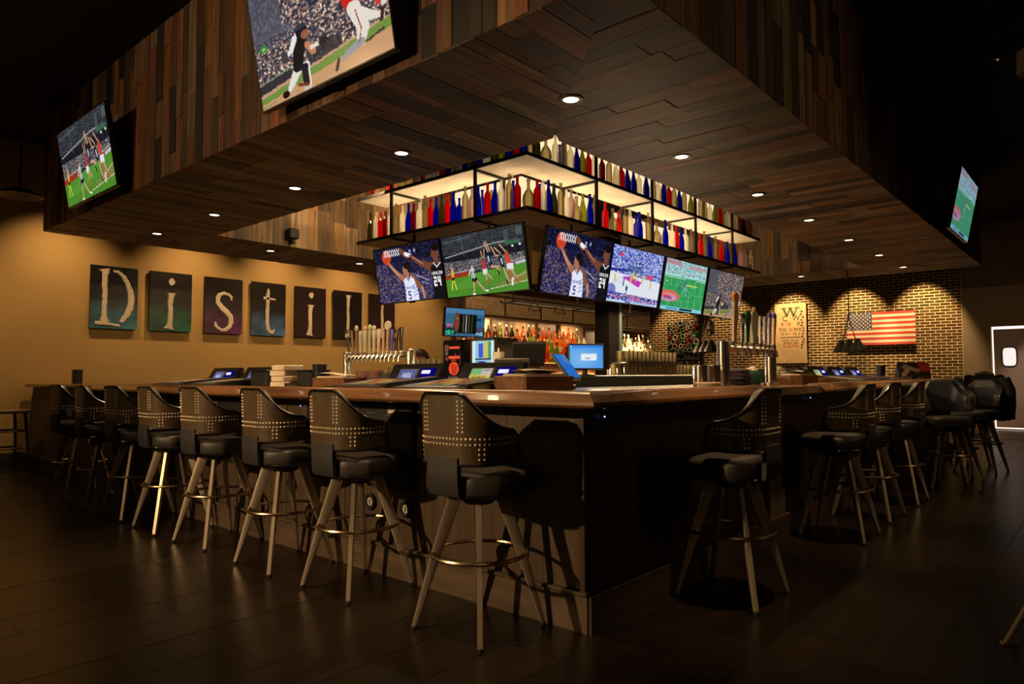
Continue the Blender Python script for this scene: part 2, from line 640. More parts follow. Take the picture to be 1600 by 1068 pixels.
def pic_mesh(name, P, width, height, m):
    """a flat picture standing in the local XZ plane, facing -Y, bottom edge centred on the origin"""
    a = np.clip(P.a, 0, 1)
    lin = np.where(a <= .04045, a / 12.92, ((a + .055) / 1.055) ** 2.4)
    h, w_ = a.shape[:2]
    xs = np.linspace(-width / 2, width / 2, w_)
    zs = np.linspace(height, 0, h)
    X, Z = np.meshgrid(xs, zs)
    co = np.stack([X, np.zeros_like(X), Z], -1).reshape(-1, 3)
    i = (np.arange(h - 1)[:, None] * w_ + np.arange(w_ - 1)[None]).ravel()
    q = np.stack([i, i + w_, i + w_ + 1, i + 1], 1)
    me = bpy.data.meshes.new(name)
    me.vertices.add(h * w_)
    me.vertices.foreach_set('co', co.ravel())
    me.loops.add(q.size)
    me.loops.foreach_set('vertex_index', q.ravel())
    me.polygons.add(len(q))
    me.polygons.foreach_set('loop_start', np.arange(len(q)) * 4)
    me.update(calc_edges=True)
    at = me.color_attributes.new('pic', 'FLOAT_COLOR', 'POINT')
    at.data.foreach_set('color', np.concatenate([lin.reshape(-1, 3), np.ones((h * w_, 1))], 1).ravel())
    me.materials.append(m)
    return me


def attr_mat(name, strength=None, rough=.5):
    k = NT(name)
    at = k.new('VertexColor')
    at.layer_name = 'pic'
    if strength is not None:
        e = k.new('Emission')
        e.inputs[1].default_value = strength
        k.l(at.outputs[0], e.inputs[0])
        g = k.new('BsdfGlossy')
        g.inputs['Roughness'].default_value = .15
        g.inputs[0].default_value = (.03, .03, .03, 1)
        a = k.new('AddShader')
        k.l(e.outputs[0], a.inputs[0])
        k.l(g.outputs[0], a.inputs[1])
        k.l(a.outputs[0], k.out.inputs[0])
    else:
        p = k.new('BsdfPrincipled')
        p.inputs['Roughness'].default_value = rough
        k.l(at.outputs[0], p.inputs['Base Color'])
        k.l(p.outputs[0], k.out.inputs[0])
    return k.m


SCR = attr_mat('lit_screen', 1.0)
SCR_DIM = attr_mat('lit_screen_dim', .55)
PRINT = attr_mat('printed_sheet', None)
GREY_CROWD = [(30, 32, 44), (70, 72, 84), (130, 122, 118), (45, 45, 60), (100, 90, 88), (22, 24, 34), (160, 150, 145), (60, 66, 84)]
BLUE_CROWD = [(30, 38, 120), (60, 66, 150), (120, 110, 150), (20, 22, 60), (170, 150, 165), (90, 70, 95), (40, 46, 130), (25, 25, 48), (140, 105, 110)]
BROWN_CROWD = [(60, 60, 78), (130, 112, 104), (180, 150, 132), (50, 50, 70), (95, 80, 80), (205, 180, 160), (70, 44, 46), (40, 42, 60), (110, 96, 100)]


def pic_footy():
    p = Paint(190, 107, (20, 24, 30), 3)
    full = p.V < .62
    p.crowd(full, GREY_CROWD, 1, .5)
    p.put(full & (p.V < .3), (20, 28, 34), .55)
    p.put((p.V > .3) & (p.V < .42), (14, 15, 24), .8)
    p.line([(.03, .34), (.62, .23), (.8, .22)], .018, (150, 152, 150))
    p.line([(.25, .02), (.28, .33)], .03, (90, 100, 100), .6)
    p.line([(.03, .1), (.42, .05)], .012, (120, 130, 128), .7)
    p.rect(.78, .06, .83, .28, (80, 88, 84), .7).rect(.92, .04, .99, .16, (100, 110, 104), .6).rect(.8, .22, .96, .28, (60, 110, 74), .8)
    p.rect(.86, .3, .88, .33, (240, 240, 235)).rect(.94, .29, .965, .32, (240, 240, 235))
    g = p.V > .68 - .09 * p.U
    p.put(g, (78, 138, 44))
    p.put(g & (np.sin(p.U * 9 + p.V * 14) > 0), (88, 150, 50), .6)
    p.put(g & (p.V > .88), (70, 128, 40), .6)
    p.poly([(0, .63), (.3, .6), (.3, .68), (0, .7)], (150, 52, 34))
    p.poly([(.78, .57), (.86, .56), (.86, .61), (.78, .63)], (120, 50, 36))
    p.poly([(.88, .56), (1, .54), (1, .58), (.88, .6)], (190, 190, 190))
    p.line([(.02, .62), (.34, .58)], .01, (200, 190, 180)).line([(.78, .55), (1, .51)], .01, (200, 195, 185))
    p.poly([(.58, .9), (.8, .78), (1, .72), (1, .86)], (140, 120, 66), .7)
    p.line([(.55, .93), (1, .86)], .014, (190, 200, 160)).line([(.8, .84), (.98, .73)], .01, (205, 205, 170))
    sk = (196, 150, 118)
    # umpire in yellow on the left
    p.line([(.1, .56), (.1, .68)], .055, (226, 170, 50)).ell(.1, .53, .012, .025, sk).rect(.085, .67, .115, .73, (20, 20, 26))
    p.line([(.09, .73), (.07, .87)], .02, (220, 220, 60)).line([(.11, .73), (.13, .87)], .02, (220, 220, 60))
    # striped player in front
    p.ell(.36, .55, .016, .033, sk).line([(.36, .6), (.37, .74)], .08, (220, 220, 226)).line([(.35, .6), (.36, .74)], .016, (24, 24, 30)).line([(.375, .6), (.385, .74)], .016, (24, 24, 30))
    p.rect(.34, .73, .41, .79, (26, 28, 40)).line([(.36, .79), (.35, .97)], .03, sk).line([(.4, .78), (.48, .93), (.51, .95)], .03, sk).ell(.35, .985, .018, .018, (240, 240, 240)).ell(.515, .95, .018, .016, (240, 240, 240))
    p.line([(.33, .61), (.31, .66)], .025, (225, 200, 195))
    # red-and-white pair and the leaping pack
    p.line([(.49, .32), (.5, .45)], .02, sk).line([(.53, .3), (.52, .46)], .02, sk).ell(.51, .46, .016, .03, (90, 60, 60))
    p.line([(.51, .5), (.51, .62)], .07, (190, 50, 52)).rect(.49, .61, .54, .69, (225, 222, 225)).line([(.52, .69), (.53, .84)], .028, sk).line([(.54, .68), (.59, .77)], .026, sk).line([(.53, .8), (.535, .86)], .028, (200, 40, 40))
    p.line([(.54, .2), (.58, .36)], .025, sk).line([(.56, .18), (.6, .34)], .022, sk).line([(.585, .38), (.59, .56)], .07, (30, 36, 56)).line([(.575, .42), (.58, .5)], .02, (215, 215, 220)).line([(.6, .58), (.68, .6), (.67, .7)], .04, sk).line([(.67, .66), (.68, .72)], .03, (24, 30, 40))
    p.line([(.62, .28), (.66, .42), (.72, .44)], .026, sk).line([(.66, .3), (.72, .4)], .022, sk).line([(.71, .46), (.74, .62)], .07, (22, 28, 44)).line([(.72, .48), (.73, .56)], .02, (225, 225, 228)).line([(.74, .63), (.78, .84)], .035, sk).line([(.76, .82), (.77, .88)], .03, (24, 26, 34))
    p.line([(.72, .26), (.78, .38)], .024, sk).ell(.79, .4, .018, .035, (150, 96, 66)).line([(.79, .45), (.81, .58)], .085, (205, 62, 44)).rect(.78, .57, .85, .67, (222, 222, 228)).line([(.8, .67), (.82, .78)], .04, (190, 80, 70)).line([(.83, .67), (.88, .82)], .035, sk).line([(.87, .8), (.885, .88)], .03, (190, 60, 52)).line([(.83, .8), (.82, .9)], .03, (235, 230, 228))
    return p


def pic_dunk():
    p = Paint(190, 107, (16, 18, 44), 5)
    p.crowd(p.V > .28, [tuple(int(c * .72) for c in q) for q in BLUE_CROWD], 2, .5)
    p.crowd(p.V <= .28, [(10, 10, 24), (18, 20, 50), (30, 34, 70), (12, 12, 26)], 3, .4)
    p.put((p.V > .28) & (p.V < .5) & (p.U > .3), (14, 16, 40), .5)
    p.put((p.V < .5) & (p.U > .2) & (p.U < .45), (16, 20, 60), .55)
    p.ell(.57, .12, .015, .03, (150, 160, 200)).ell(.64, .12, .015, .03, (150, 160, 200))
    br, bk = (170, 110, 80), (112, 66, 48)
    # orange ball and net
    p.ell(.2, .17, .068, .13, (214, 84, 52)).ell(.2, .22, .06, .08, (200, 62, 34))
    for k in range(7):
        p.line([(.17 + k * .035, .05), (.15 + k * .035 + .05, .16)], .012, (238, 238, 242))
        p.line([(.17 + k * .035, .16), (.2 + k * .035, .04)], .012, (238, 238, 242))
    # right player: dark jersey 24
    p.line([(.44, .1), (.52, .2)], .1, bk).line([(.5, .16), (.57, .2)], .07, (235, 235, 240)).line([(.57, .21), (.7, .36), (.86, .46)], [.06, .1, .16], bk).line([(.6, .23), (.74, .38)], .02, (180, 126, 98))
    p.ell(.93, .22, .05, .13, bk).ell(.94, .13, .05, .07, (18, 12, 12)).ell(.885, .25, .02, .03, bk).line([(.93, .3), (.93, .42)], .12, bk)
    p.poly([(.84, .46), (.9, .4), (.98, .42), (1, .44), (1, 1), (.84, 1)], (20, 18, 22))
    p.line([(.89, .39), (.93, .47), (.985, .4)], .02, (225, 225, 230))
    p.text('CAROLINA', .85, .545, .05, (235, 235, 240), .017).text('24', .865, .63, .16, (240, 240, 244), .05)
    # left player: white jersey 5
    p.line([(.22, .28), (.32, .46), (.42, .6)], [.05, .08, .11], br).line([(.24, .33), (.36, .52)], .02, (214, 160, 124))
    p.ell(.475, .44, .048, .11, br).ell(.5, .36, .058, .07, (22, 16, 18)).ell(.525, .42, .03, .08, (24, 18, 20)).line([(.48, .52), (.49, .6)], .1, br)
    p.line([(.56, .58), (.62, .7), (.68, .8)], [.14, .11, .07], (130, 84, 62)).line([(.68, .78), (.7, .95)], .05, (190, 140, 112))
    p.poly([(.42, .62), (.47, .56), (.5, .62), (.53, .55), (.58, .62), (.61, .8), (.62, 1), (.42, 1), (.43, .8)], (226, 228, 244))
    p.line([(.46, .57), (.495, .64), (.53, .56)], .016, (60, 70, 170))
    p.text('KENTUCKY', .435, .735, .05, (70, 84, 180), .016).text('5', .465, .82, .15, (52, 62, 160), .05)
    for k in range(4):
        p.line([(.55, .74 + k * .06), (.6, .7 + k * .06)], .012, (60, 70, 170))
    p.line([(.62, .56), (.78, .66)], .012, (190, 190, 230)).line([(.68, .68), (.8, .74)], .01, (180, 180, 230))
    return p


def pic_court():
    p = Paint(150, 96, (222, 226, 238), 8)
    top = p.V < .47 + .06 * p.U
    p.crowd(top, [(60, 80, 190), (110, 130, 220), (170, 185, 240), (35, 45, 130), (200, 210, 245), (80, 90, 180)], 2, .35)
    p.line([(.0, .44), (.4, .4)], .05, (40, 50, 150)).put((p.V > .3) & (p.V < .42) & (p.U > .3) & (p.U < .6), (70, 90, 130), .6)
    p.rect(.7, .42, .82, .5, (214, 70, 110)).rect(.12, .12, .2, .18, (200, 60, 110))
    p.poly([(.22, .54), (.38, .5), (.62, .58), (.56, .68)], (190, 60, 180))
    p.line([(.22, .55), (.1, .62), (.3, .66)], .008, (160, 170, 200))
    for u, v in ((.1, .58), (.44, .48), (.62, .52), (.8, .6), (.4, .56), (.5, .5), (.27, .62)):
        p.line([(u, v - .06), (u, v + .06)], .035, (214, 190, 60) if u != .27 else (60, 60, 90))
    p.ell(.34, .73, .02, .05, (40, 70, 110)).line([(.34, .76), (.34, .83)], .02, (40, 60, 90))
    low = p.V > .86 - .05 * (1 - p.U)
    p.crowd(low & (p.V < .96), [(40, 50, 150), (90, 110, 210), (190, 200, 240), (30, 36, 100), (210, 120, 160)], 2, .3)
    p.ell(.06, .78, .08, .1, (50, 60, 170), al=.6)
    p.line([(.24, .9), (.44, .88)], .012, (40, 40, 90)).rect(.46, .87, .62, .9, (220, 70, 110)).rect(.64, .87, .84, .9, (40, 70, 110))
    p.rect(0, .955, 1, 1, (190, 215, 245)).rect(.35, .965, .46, .985, (50, 60, 90)).rect(.5, .965, .9, .975, (120, 140, 180))
    p.scrib(.37, .955, .46, .99, 5, (40, 50, 90))
    return p


def pic_gridiron():
    p = Paint(150, 96, (48, 150, 84), 9)
    p.put(np.sin((p.U * .9 + p.V * .3) * 34) > .2, (60, 166, 94), .5)
    top = p.V < .3
    p.crowd(top, [(120, 190, 190), (150, 210, 215), (90, 160, 165), (190, 225, 230), (170, 140, 150)], 2, .25)
    p.rect(0, .02, .35, .1, (190, 110, 120), .7).rect(.55, .05, 1, .12, (200, 120, 130), .6)
    p.line([(0, .31), (1, .3)], .03, (170, 225, 215)).line([(0, .35), (1, .34)], .008, (220, 245, 240))
    for k in range(8):
        u = .02 + k * .14
        p.line([(u + .02, .36), (u - .02 + .02 * k, .94)], .007, (190, 235, 205), .8)
    for k in range(3):
        p.line([(0, .5 + k * .15), (1, .49 + k * .15)], .005, (120, 205, 150), .7)
    p.line([(.05, .44), (.09, .44)], .012, (230, 250, 235))
    for i in range(22):
        u, v = p.rng.normal(.44, .09), p.rng.normal(.5, .1)
        p.line([(u, v), (u + .005, v + .045)], .028, [(40, 90, 120), (70, 120, 150), (160, 200, 215), (50, 70, 90)][i % 4])
    p.line([(.52, .46), (.8, .46)], .014, (220, 225, 80))
    p.ell(.14, .72, .26, .11, (222, 104, 80)).ell(.14, .75, .2, .075, (196, 150, 190)).ell(.1, .73, .12, .03, (230, 90, 90))
    p.scrib(.05, .73, .24, .79, 5, (70, 60, 110))
    p.rect(0, .93, 1, 1, (130, 205, 225)).rect(.45, .94, .75, .975, (20, 30, 36)).rect(.14, .945, .4, .965, (70, 100, 120))
    return p


def pic_baseball(vis=1.0):
    p = Paint(220, 124, (60, 62, 80), 12)
    p.crowd(p.V < .74, BROWN_CROWD, 3, .35)
    p.put((p.V < .2) & (p.U < .34), (70, 74, 92), .5)
    p.put((p.V < .1) & (p.U < .30), (92, 94, 104), .8)
    p.ell(.08, .2, .035, .05, (60, 130, 60)).ell(.08, .2, .015, .02, (150, 190, 90))
    p.poly([(0, .66), (.38, .62), (.38, .76), (0, .78)], (52, 48, 52))
    p.line([(0, .655), (.3, .6)], .02, (130, 140, 120))
    p.rect(.42, .5, .68, .74, (40, 40, 46), .75)
    p.poly([(.0, .79), (1, .6), (1, .64), (0, .84)], (190, 150, 118))
    p.poly([(0, .84), (1, .62), (1, .74), (0, .93)], (112, 140, 62))
    p.poly([(0, .92), (1, .74), (1, 1), (0, 1)], (196, 150, 108))
    p.poly([(0, .95), (.12, .93), (.14, .95), (0, .98)], (124, 146, 70), .8)
    p.noise(p.V > .9, .06)
    sk, wh, bk = (186, 134, 98), (226, 218, 206), (22, 20, 20)
    # catcher
    p.line([(.34, .66), (.27, .84), (.24, .9)], [.13, .09, .05], wh).line([(.4, .68), (.405, .95)], [.11, .07], wh)
    p.line([(.375, .36), (.34, .64)], [.17, .15], bk).line([(.34, .28), (.3, .42), (.25, .46)], [.08, .06, .04], (230, 226, 222)).ell(.245, .46, .03, .06, (70, 60, 64))
    p.line([(.43, .44), (.47, .56)], .08, (190, 128, 90)).line([(.46, .5), (.52, .5)], .05, (225, 210, 196)).ell(.55, .5, .035, .06, (44, 34, 30))
    p.ell(.4, .25, .045, .08, (26, 26, 34)).ell(.42, .3, .028, .05, (150, 90, 66)).ell(.4, .18, .035, .035, (50, 54, 66))
    p.line([(.39, .7), (.39, .9)], .09, (34, 28, 28)).ell(.39, .7, .03, .05, (26, 26, 40)).ell(.215, .92, .03, .05, (28, 20, 20)).ell(.39, .96, .025, .04, (205, 190, 176)).line([(.33, .88), (.4, .92)], .04, (110, 50, 40))
    # runner in red
    p.line([(.74, .02), (.78, .24)], .22, (200, 38, 30)).rect(.7, .0, .84, .16, (205, 40, 30)).rect(.735, .34, .8, .37, (50, 20, 22))
    p.line([(.78, .32), (.83, .6), (.8, .74)], [.16, .14, .11], wh).line([(.78, .36), (.89, .52), (.95, .56)], [.13, .1, .06], wh).line([(.8, .74), (.7, .8), (.67, .84)], [.1, .08, .05], (150, 146, 152)).line([(.79, .36), (.815, .6), (.79, .74)], .012, (150, 30, 30))
    p.line([(.64, .82), (.62, .92)], .04, (40, 30, 30)).line([(.96, .5), (.945, .62)], .04, (60, 36, 34)).line([(.84, .77), (.95, .72)], .03, (70, 56, 46))
    # team-mates by the rail
    p.line([(.92, .1), (.93, .28)], .1, (196, 40, 36)).ell(.92, .04, .025, .05, (150, 60, 50)).line([(.97, .3), (.97, .44)], .06, (220, 214, 206)).line([(.93, .3), (.935, .42)], .05, (205, 60, 52)).line([(.86, .3), (1, .16)], .012, (110, 120, 110))
    h = p.h
    k = int(h * .40)
    idx = np.clip(((np.arange(h) - k) / (h - k) * h).astype(int), 0, h - 1)
    top = p.a[int(h * .27):int(h * .40)]
    p.a = np.concatenate([top[np.arange(k) % len(top)], p.a[idx[k:]]], 0)
    p.crowd(p.V < .42, BROWN_CROWD, 3, .35)
    p.put((p.V < .44) & (p.U < .26), (78, 80, 94), .8)
    return p


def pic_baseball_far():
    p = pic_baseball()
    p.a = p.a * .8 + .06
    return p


def pic_menu():
    p = Paint(100, 56, (52, 96, 128), 20)
    p.put(p.V < .2, (70, 120, 160)).noise(p.V >= 0, .08)
    p.rect(.0, .62, .28, .95, (24, 50, 54)).scrib(.04, .58, .2, .7, 5, (205, 110, 160)).scrib(.02, .8, .24, .95, 7, (50, 200, 130))
    p.rect(.76, .66, 1, 1, (30, 60, 90)).scrib(.78, .83, .98, .96, 5, (150, 215, 225)).scrib(.83, .7, .95, .77, 4, (190, 60, 70)).rect(.8, .32, .92, .42, (24, 50, 100))
    p.rect(.24, .2, .8, .9, (12, 12, 14))
    p.ell(.29, .5, .07, .36, (96, 62, 44)).ell(.29, .58, .04, .12, (150, 50, 30)).ell(.29, .36, .03, .05, (150, 90, 50))
    for u, c in ((.46, (110, 96, 50)), (.53, (190, 190, 190)), (.6, (100, 90, 40)), (.68, (60, 80, 34))):
        p.line([(u, .24), (u, .84)], .03, c)
    return p


def pic_talk():
    p = Paint(70, 56, (120, 90, 170), 21)
    p.rect(.45, 0, 1, .62, (130, 30, 90)).ell(.3, .35, .12, .26, (210, 150, 150)).ell(.74, .3, .14, .22, (205, 70, 120)).rect(0, .68, 1, .82, (170, 190, 240)).rect(0, .82, 1, 1, (70, 60, 130)).line([(.42, 0), (.36, .66)], .03, (190, 200, 240)).line([(.95, 0), (.9, .66)], .03, (190, 200, 240))
    return p


def pic_desktop():
    p = Paint(80, 50, (60, 140, 225), 22)
    g = np.clip(1 - np.hypot(p.U - .35, (p.V - .6)) * 1.1, 0, 1)[..., None]
    p.a = p.a * (1 - g * .6) + np.array([170, 215, 245]) / 255 * g * .6
    p.put(p.V < .12, (40, 110, 220), .6)
    p.rect(.34, .34, .8, .66, (225, 235, 245)).rect(.34, .34, .8, .38, (150, 185, 215)).scrib(.46, .54, .62, .6, 6, (60, 80, 110)).rect(.02, .05, .06, .1, (200, 225, 245))
    return p


def pic_tablet():
    p = Paint(40, 50, (40, 110, 195), 23)
    p.put(p.V > .5, (30, 96, 180), .5).put((p.V < .4) & (p.U > .5), (90, 130, 170), .6)
    return p


def pic_game(kind):
    p = Paint(60, 34, (70, 66, 110), 30 + kind)
    if kind == 0:
        p.rect(0, 0, 1, 1, (92, 94, 140)).scrib(.24, .3, .78, .7, 5, (190, 200, 235)).rect(.0, .86, 1, 1, (60, 50, 80))
    else:
        p.rect(0, 0, .5, .5, (120, 175, 110)).rect(.5, 0, 1, .5, (190, 185, 178)).rect(0, .5, 1, 1, (208, 190, 96)).scrib(.1, .6, .8, .88, 6, (150, 110, 50)).rect(.55, .1, .95, .2, (150, 140, 130))
    return p


def pic_cards(kind):
    p = Paint(70, 40, (150, 96, 60), 40 + kind)
    pal = [(225, 165, 60), (205, 110, 60), (220, 150, 60), (225, 190, 110), (190, 80, 60), (205, 170, 90)]
    for i in range(5):
        for j in range(3):
            p.rect(i / 6 + .004, j / 3 + .02, (i + 1) / 6 - .004, (j + 1) / 3 - .02, pal[(i + j * 2 + kind) % 6])
    p.rect(.84, 0, 1, 1, (60, 60, 110)).rect(0, 0, .06, 1, (190, 180, 200)).rect(.4, .78, .7, 1, (110, 140, 90))
    return p


def pic_flyer():
    p = Paint(70, 50, (60, 54, 50), 50)
    p.noise(p.V >= 0, .2)
    p.line([(.15, .7), (.35, .3), (.6, .45), (.8, .35)], .2, (190, 168, 150)).ell(.25, .25, .1, .15, (176, 150, 120)).rect(.66, 0, 1, .52, (196, 54, 48)).line([(.7, .1), (.95, .42)], .05, (235, 120, 100)).line([(.95, .1), (.7, .42)], .05, (235, 120, 100))
    p.rect(0, .78, 1, 1, (26, 22, 24)).scrib(.5, .82, .92, .94, 7, (190, 150, 150)).scrib(.06, .82, .4, .94, 6, (205, 190, 170))
    return p


def pic_fridge():
    p = Paint(40, 60, (150, 200, 215), 60)
    p.rect(.0, 0, .14, 1, (205, 235, 240)).rect(.86, 0, 1, 1, (205, 235, 240))
    p.rect(.3, .08, .5, .48, (70, 90, 190)).rect(.55, .04, .72, .5, (205, 190, 90)).rect(.72, .04, .86, .5, (60, 150, 110)).rect(.14, .5, .86, .55, (50, 80, 90)).rect(.3, .58, .5, .98, (60, 50, 150)).rect(.14, .56, .3, .98, (120, 170, 190)).rect(.5, .58, .62, .98, (120, 70, 150))
    return p


def pic_emblem():
    p = Paint(40, 70, (14, 12, 12), 61)
    p.rect(.3, .12, .9, .18, (235, 80, 50)).rect(.24, .4, .92, .48, (235, 80, 50)).rect(.4, .5, .7, .56, (150, 50, 36)).rect(.62, .33, .68, .37, (190, 70, 50))
    p.ell(.56, .78, .3, .2, (238, 74, 40)).line([(.44, .66), (.5, .94)], .03, (120, 30, 20)).line([(.58, .66), (.58, .94)], .03, (120, 30, 20)).line([(.7, .68), (.66, .92)], .03, (120, 30, 20))
    p.ell(.1, .15, .18, .1, (110, 70, 50)).ell(.12, .3, .1, .1, (90, 76, 66)).ell(.14, .48, .1, .06, (110, 60, 50))
    return p
# ------------------------------------------------------------------ the room
ZS, ZC = 3.0, 4.45                       # soffit underside, black ceiling
XO, YO, XI, YI = 2.59, 1.63, 4.12, 3.17  # soffit outer and inner lines
XF, YF, XFI, YFI = 13.84, 9.95, 12.6, 8.62
WY, WX = 11.28, 17.9                     # lettered wall, brick wall

UNIT = MB().box((0, 0, 0), (1, 1, 1))
_unit = {}


def unit(m):
    if m.name not in _unit:
        _unit[m.name] = UNIT.mesh('board_' + m.name, m, smooth=False)
    return _unit[m.name]


def board(name, m, c, d, parent=None):
    return link(name, unit(m), parent, loc=c, scale=d)


# floor: slab of grout with plank tiles laid on it; the nearest 300 in view are pieces of their own
fl = MB().box((6.5, 3.2, -.053), (27, 18.5, .1)).build('floor', M['grout'], smooth=False, kind='structure')
tiles = []
for r in range(-14, 38):
    y0 = r * .3
    off = random.uniform(0, 1.2)
    for i in range(-5, 14):
        x0 = i * 1.2 + off
        if x0 > 15.4 or y0 > 11.2:
            continue
        L = min(1.2, 15.4 - x0)
        if L < .05:
            continue
        c = (x0 + L / 2, y0 + .15)
        inside = (c[0] > 2.9 and c[1] > 2.1)
        v = Vector((c[0], c[1], -1.2))
        dep = v.dot(_F)
        px = 800 + 1080 * v.dot(_R) / dep if dep > .5 else -999
        vis = -120 < px < 1720 and dep > 2.2 and not inside
        tiles.append((0 if vis else 1, dep, c, L))
tiles.sort(key=lambda t: t[:2])
rest = MB()
for k, (hid, dep, c, L) in enumerate(tiles):
    z = random.uniform(-.0012, 0)
    if k < 290 and not hid:
        board('tile', M['floor'], (c[0], c[1], z - .004), (L - .004, .296, .008), fl)
    else:
        rest.box((c[0], c[1], z - .004), (L - .004, .296, .008))
rest.build('tile_field', M['floor'], fl, smooth=False, kind='stuff')
fw = MB().box((16.65, 3.2, -.006), (2.5, 18, .012)).build('floor_wood_strip', M['floor_wood'], smooth=False, kind='structure')
for i in range(9):
    board('plank', M['floor_wood'], (15.54 + i * .275, 1.0, .002), (.27, 6.0, .006), fw)

MB().box((6.5, 3.2, ZC + .05), (27, 18.5, .1)).build('ceiling', M['black'], smooth=False, kind='structure')
MB().box((5.9, WY + .1, ZC / 2), (25.8, .2, ZC)).build('wall_left', M['tan'], smooth=False, kind='structure')
MB().sweep([(WX, WY - .002), (-5.8, WY - .002)], [(0, 0), (0.018, 0), (.018, .16), (.008, .185), (0, .185)]).build('baseboard_left', M['base_trim'], kind='structure')
MB().box((6.5, -6.05, ZC / 2), (27, .2, ZC)).build('wall_behind', M['brown_wall'], smooth=False, kind='structure')
MB().box((-6.9, 3.2, ZC / 2), (.2, 18.5, ZC)).build('wall_far_left', M['brown_wall'], smooth=False, kind='structure')

# the plain brown wall with the kitchen door, to the right of the brick
DY0, DY1, DZ = .96, 1.99, 2.20
wr = MB()
wr.box((WX + .1, (2.5 + DY1) / 2, ZC / 2), (.2, 2.5 - DY1, ZC))
wr.box((WX + .1, (DY0 + DY1) / 2, (DZ + ZC) / 2), (.2, DY1 - DY0, ZC - DZ))
wr.box((WX + .1, (DY0 - 6) / 2, ZC / 2), (.2, DY0 + 6, ZC))
wr.build('wall_right', M['brown_wall'], smooth=False, kind='structure')
bt = MB()
bt.box((WX - .012, 2.28, .11), (.024, .44, .2), ch=.006)
bt.box((WX - .012, DY0 - 1.6, .11), (.024, 3.1, .2), ch=.006)
bt.build('baseboard_right', mat('brown_baseboard', (.15, .07, .03), .5), kind='structure')
MB().box((WX + .5, (DY0 + DY1) / 2, 1.2), (.02, 2.0, 2.4)).build('trim_1', M['kitchen'], smooth=False, kind='structure')   # the bright kitchen seen round the door
d1 = MB().box((0, 0, 0), (.045, DY1 - DY0 - .09, DZ - .12), ch=.01).build('door_1', M['doorp'], kind='structure')
d1.location = (WX + .03, (DY0 + DY1) / 2, (DZ - .12) / 2 + .055)
wy = .20
wf = MB()
rr = [(.125 * (abs(math.cos(a)) ** .45) * math.copysign(1, math.cos(a)), .20 * (abs(math.sin(a)) ** .45) * math.copysign(1, math.sin(a))) for a in [2 * PI * i / 28 for i in range(28)]]
wf.tube([(-.03, wy + y, .45 + z) for y, z in rr], .016, 6, closed=True)
wf.build('window_frame', M['rubber'], d1)
MB().prism(rr, 0, .012, fn=lambda x, y, z: (-.028 - z, wy + x, .45 + y)).build('window_pane', emis('lit_door_window', (.95, .85, .80), 1.05), d1, smooth=False)
MB().box((-.028, -.17, .33), (.012, .22, .17)).build('push_plate', M['plastic'], d1)
hs = MB()
for z in (-.8, 0, .8):
    hs.tube([(-.02, -(DY1 - DY0) / 2 + .04, z - .06), (-.02, -(DY1 - DY0) / 2 + .04, z + .06)], .012)
hs.build('hinge', M['steel'], d1)

spot('door_downlight', (15.2, .2, 4.35), (WX, 1.3, 1.1), 420, 17, .8, .06, (1.0, .80, .68))
# brick wall
bw = MB().box((WX + .1, (2.5 + WY) / 2, ZC / 2), (.2, WY - 2.5, ZC)).build('wall_right_brick', M['mortar'], smooth=False, kind='structure')
MB().box((WX - .012, 6.9, .11), (.024, 8.7, .2), ch=.006).build('baseboard_brick', M['base_trim'], kind='structure')
BL, BH = .2032, .0677
bricks = []
for r in range(int(ZC / BH)):
    z = r * BH + BH / 2
    off = (r % 2) * BL / 2
    y = 2.5 - off
    while y < WY:
        a, b = max(y, 2.5), min(y + BL, WY)
        if b - a > .03:
            bricks.append((a, b, z))
        y += BL
bricks.sort(key=lambda q: (0 if (1.25 < q[2] < 3.45) else 1, abs(q[0] - 3.3) + abs(q[2] - 2.5) * .9))
rest = MB()
for k, (a, b, z) in enumerate(bricks):
    c = (WX + .006 + random.uniform(-.001, .001), (a + b) / 2, z)
    d = (.016, b - a - .013, BH - .013)
    if k < 298:
        board('brick', M['brick'], c, d, bw)
    else:
        rest.box(c, d)
rest.build('brick_field', M['brick'], bw, smooth=False, kind='stuff')

# ------------------------------------------------------------------ the plank-clad soffit over the bar
core = MB()
for (x0, x1, y0, y1) in ((XO + .02, XI - .02, YO + .02, YF - .02), (XI - .02, XF - .02, YO + .02, YI - .02), (XI - .02, XF - .02, YFI + .02, YF - .02), (XFI + .02, XF - .02, YI - .02, YFI + .02)):
    core.box(((x0 + x1) / 2, (y0 + y1) / 2, (ZS + .02 + ZC) / 2), (x1 - x0, y1 - y0, ZC - ZS - .02))
core.build('ceiling_soffit', M['dark'], smooth=False, kind='structure')


def soffit_root(name):
    o = bpy.data.objects.new(name, None)
    C.objects.link(o)
    o['kind'] = 'structure'
    return o


def face(name, axis, at, sgn, a0, a1, z0, z1, m, wlo=.09, whi=.17, split=True):
    root = soffit_root(name)
    a = a0
    while a < a1 - .01:
        wd = min(random.uniform(wlo, whi), a1 - a)
        if a1 - a - wd < .05:
            wd = a1 - a
        z = z0
        first = True
        while z < z1 - .01:
            L = random.choice((.35, .6, .8, 1.0, 1.3, 1.5)) if split else 9
            if first:
                L *= random.uniform(.5, 1)
                first = False
            L = min(L, z1 - z)
            if z1 - z - L < .15:
                L = z1 - z
            t = .02 + random.uniform(0, .007)
            if axis == 'X':
                board('plank', m, (at + sgn * t / 2 - sgn * .02, a + wd / 2, z + L / 2), (t, wd - .0035, L - .003), root)
            else:
                board('plank', m, (a + wd / 2, at + sgn * t / 2 - sgn * .02, z + L / 2), (wd - .0035, t, L - .003), root)
            z += L
        a += wd
    return root


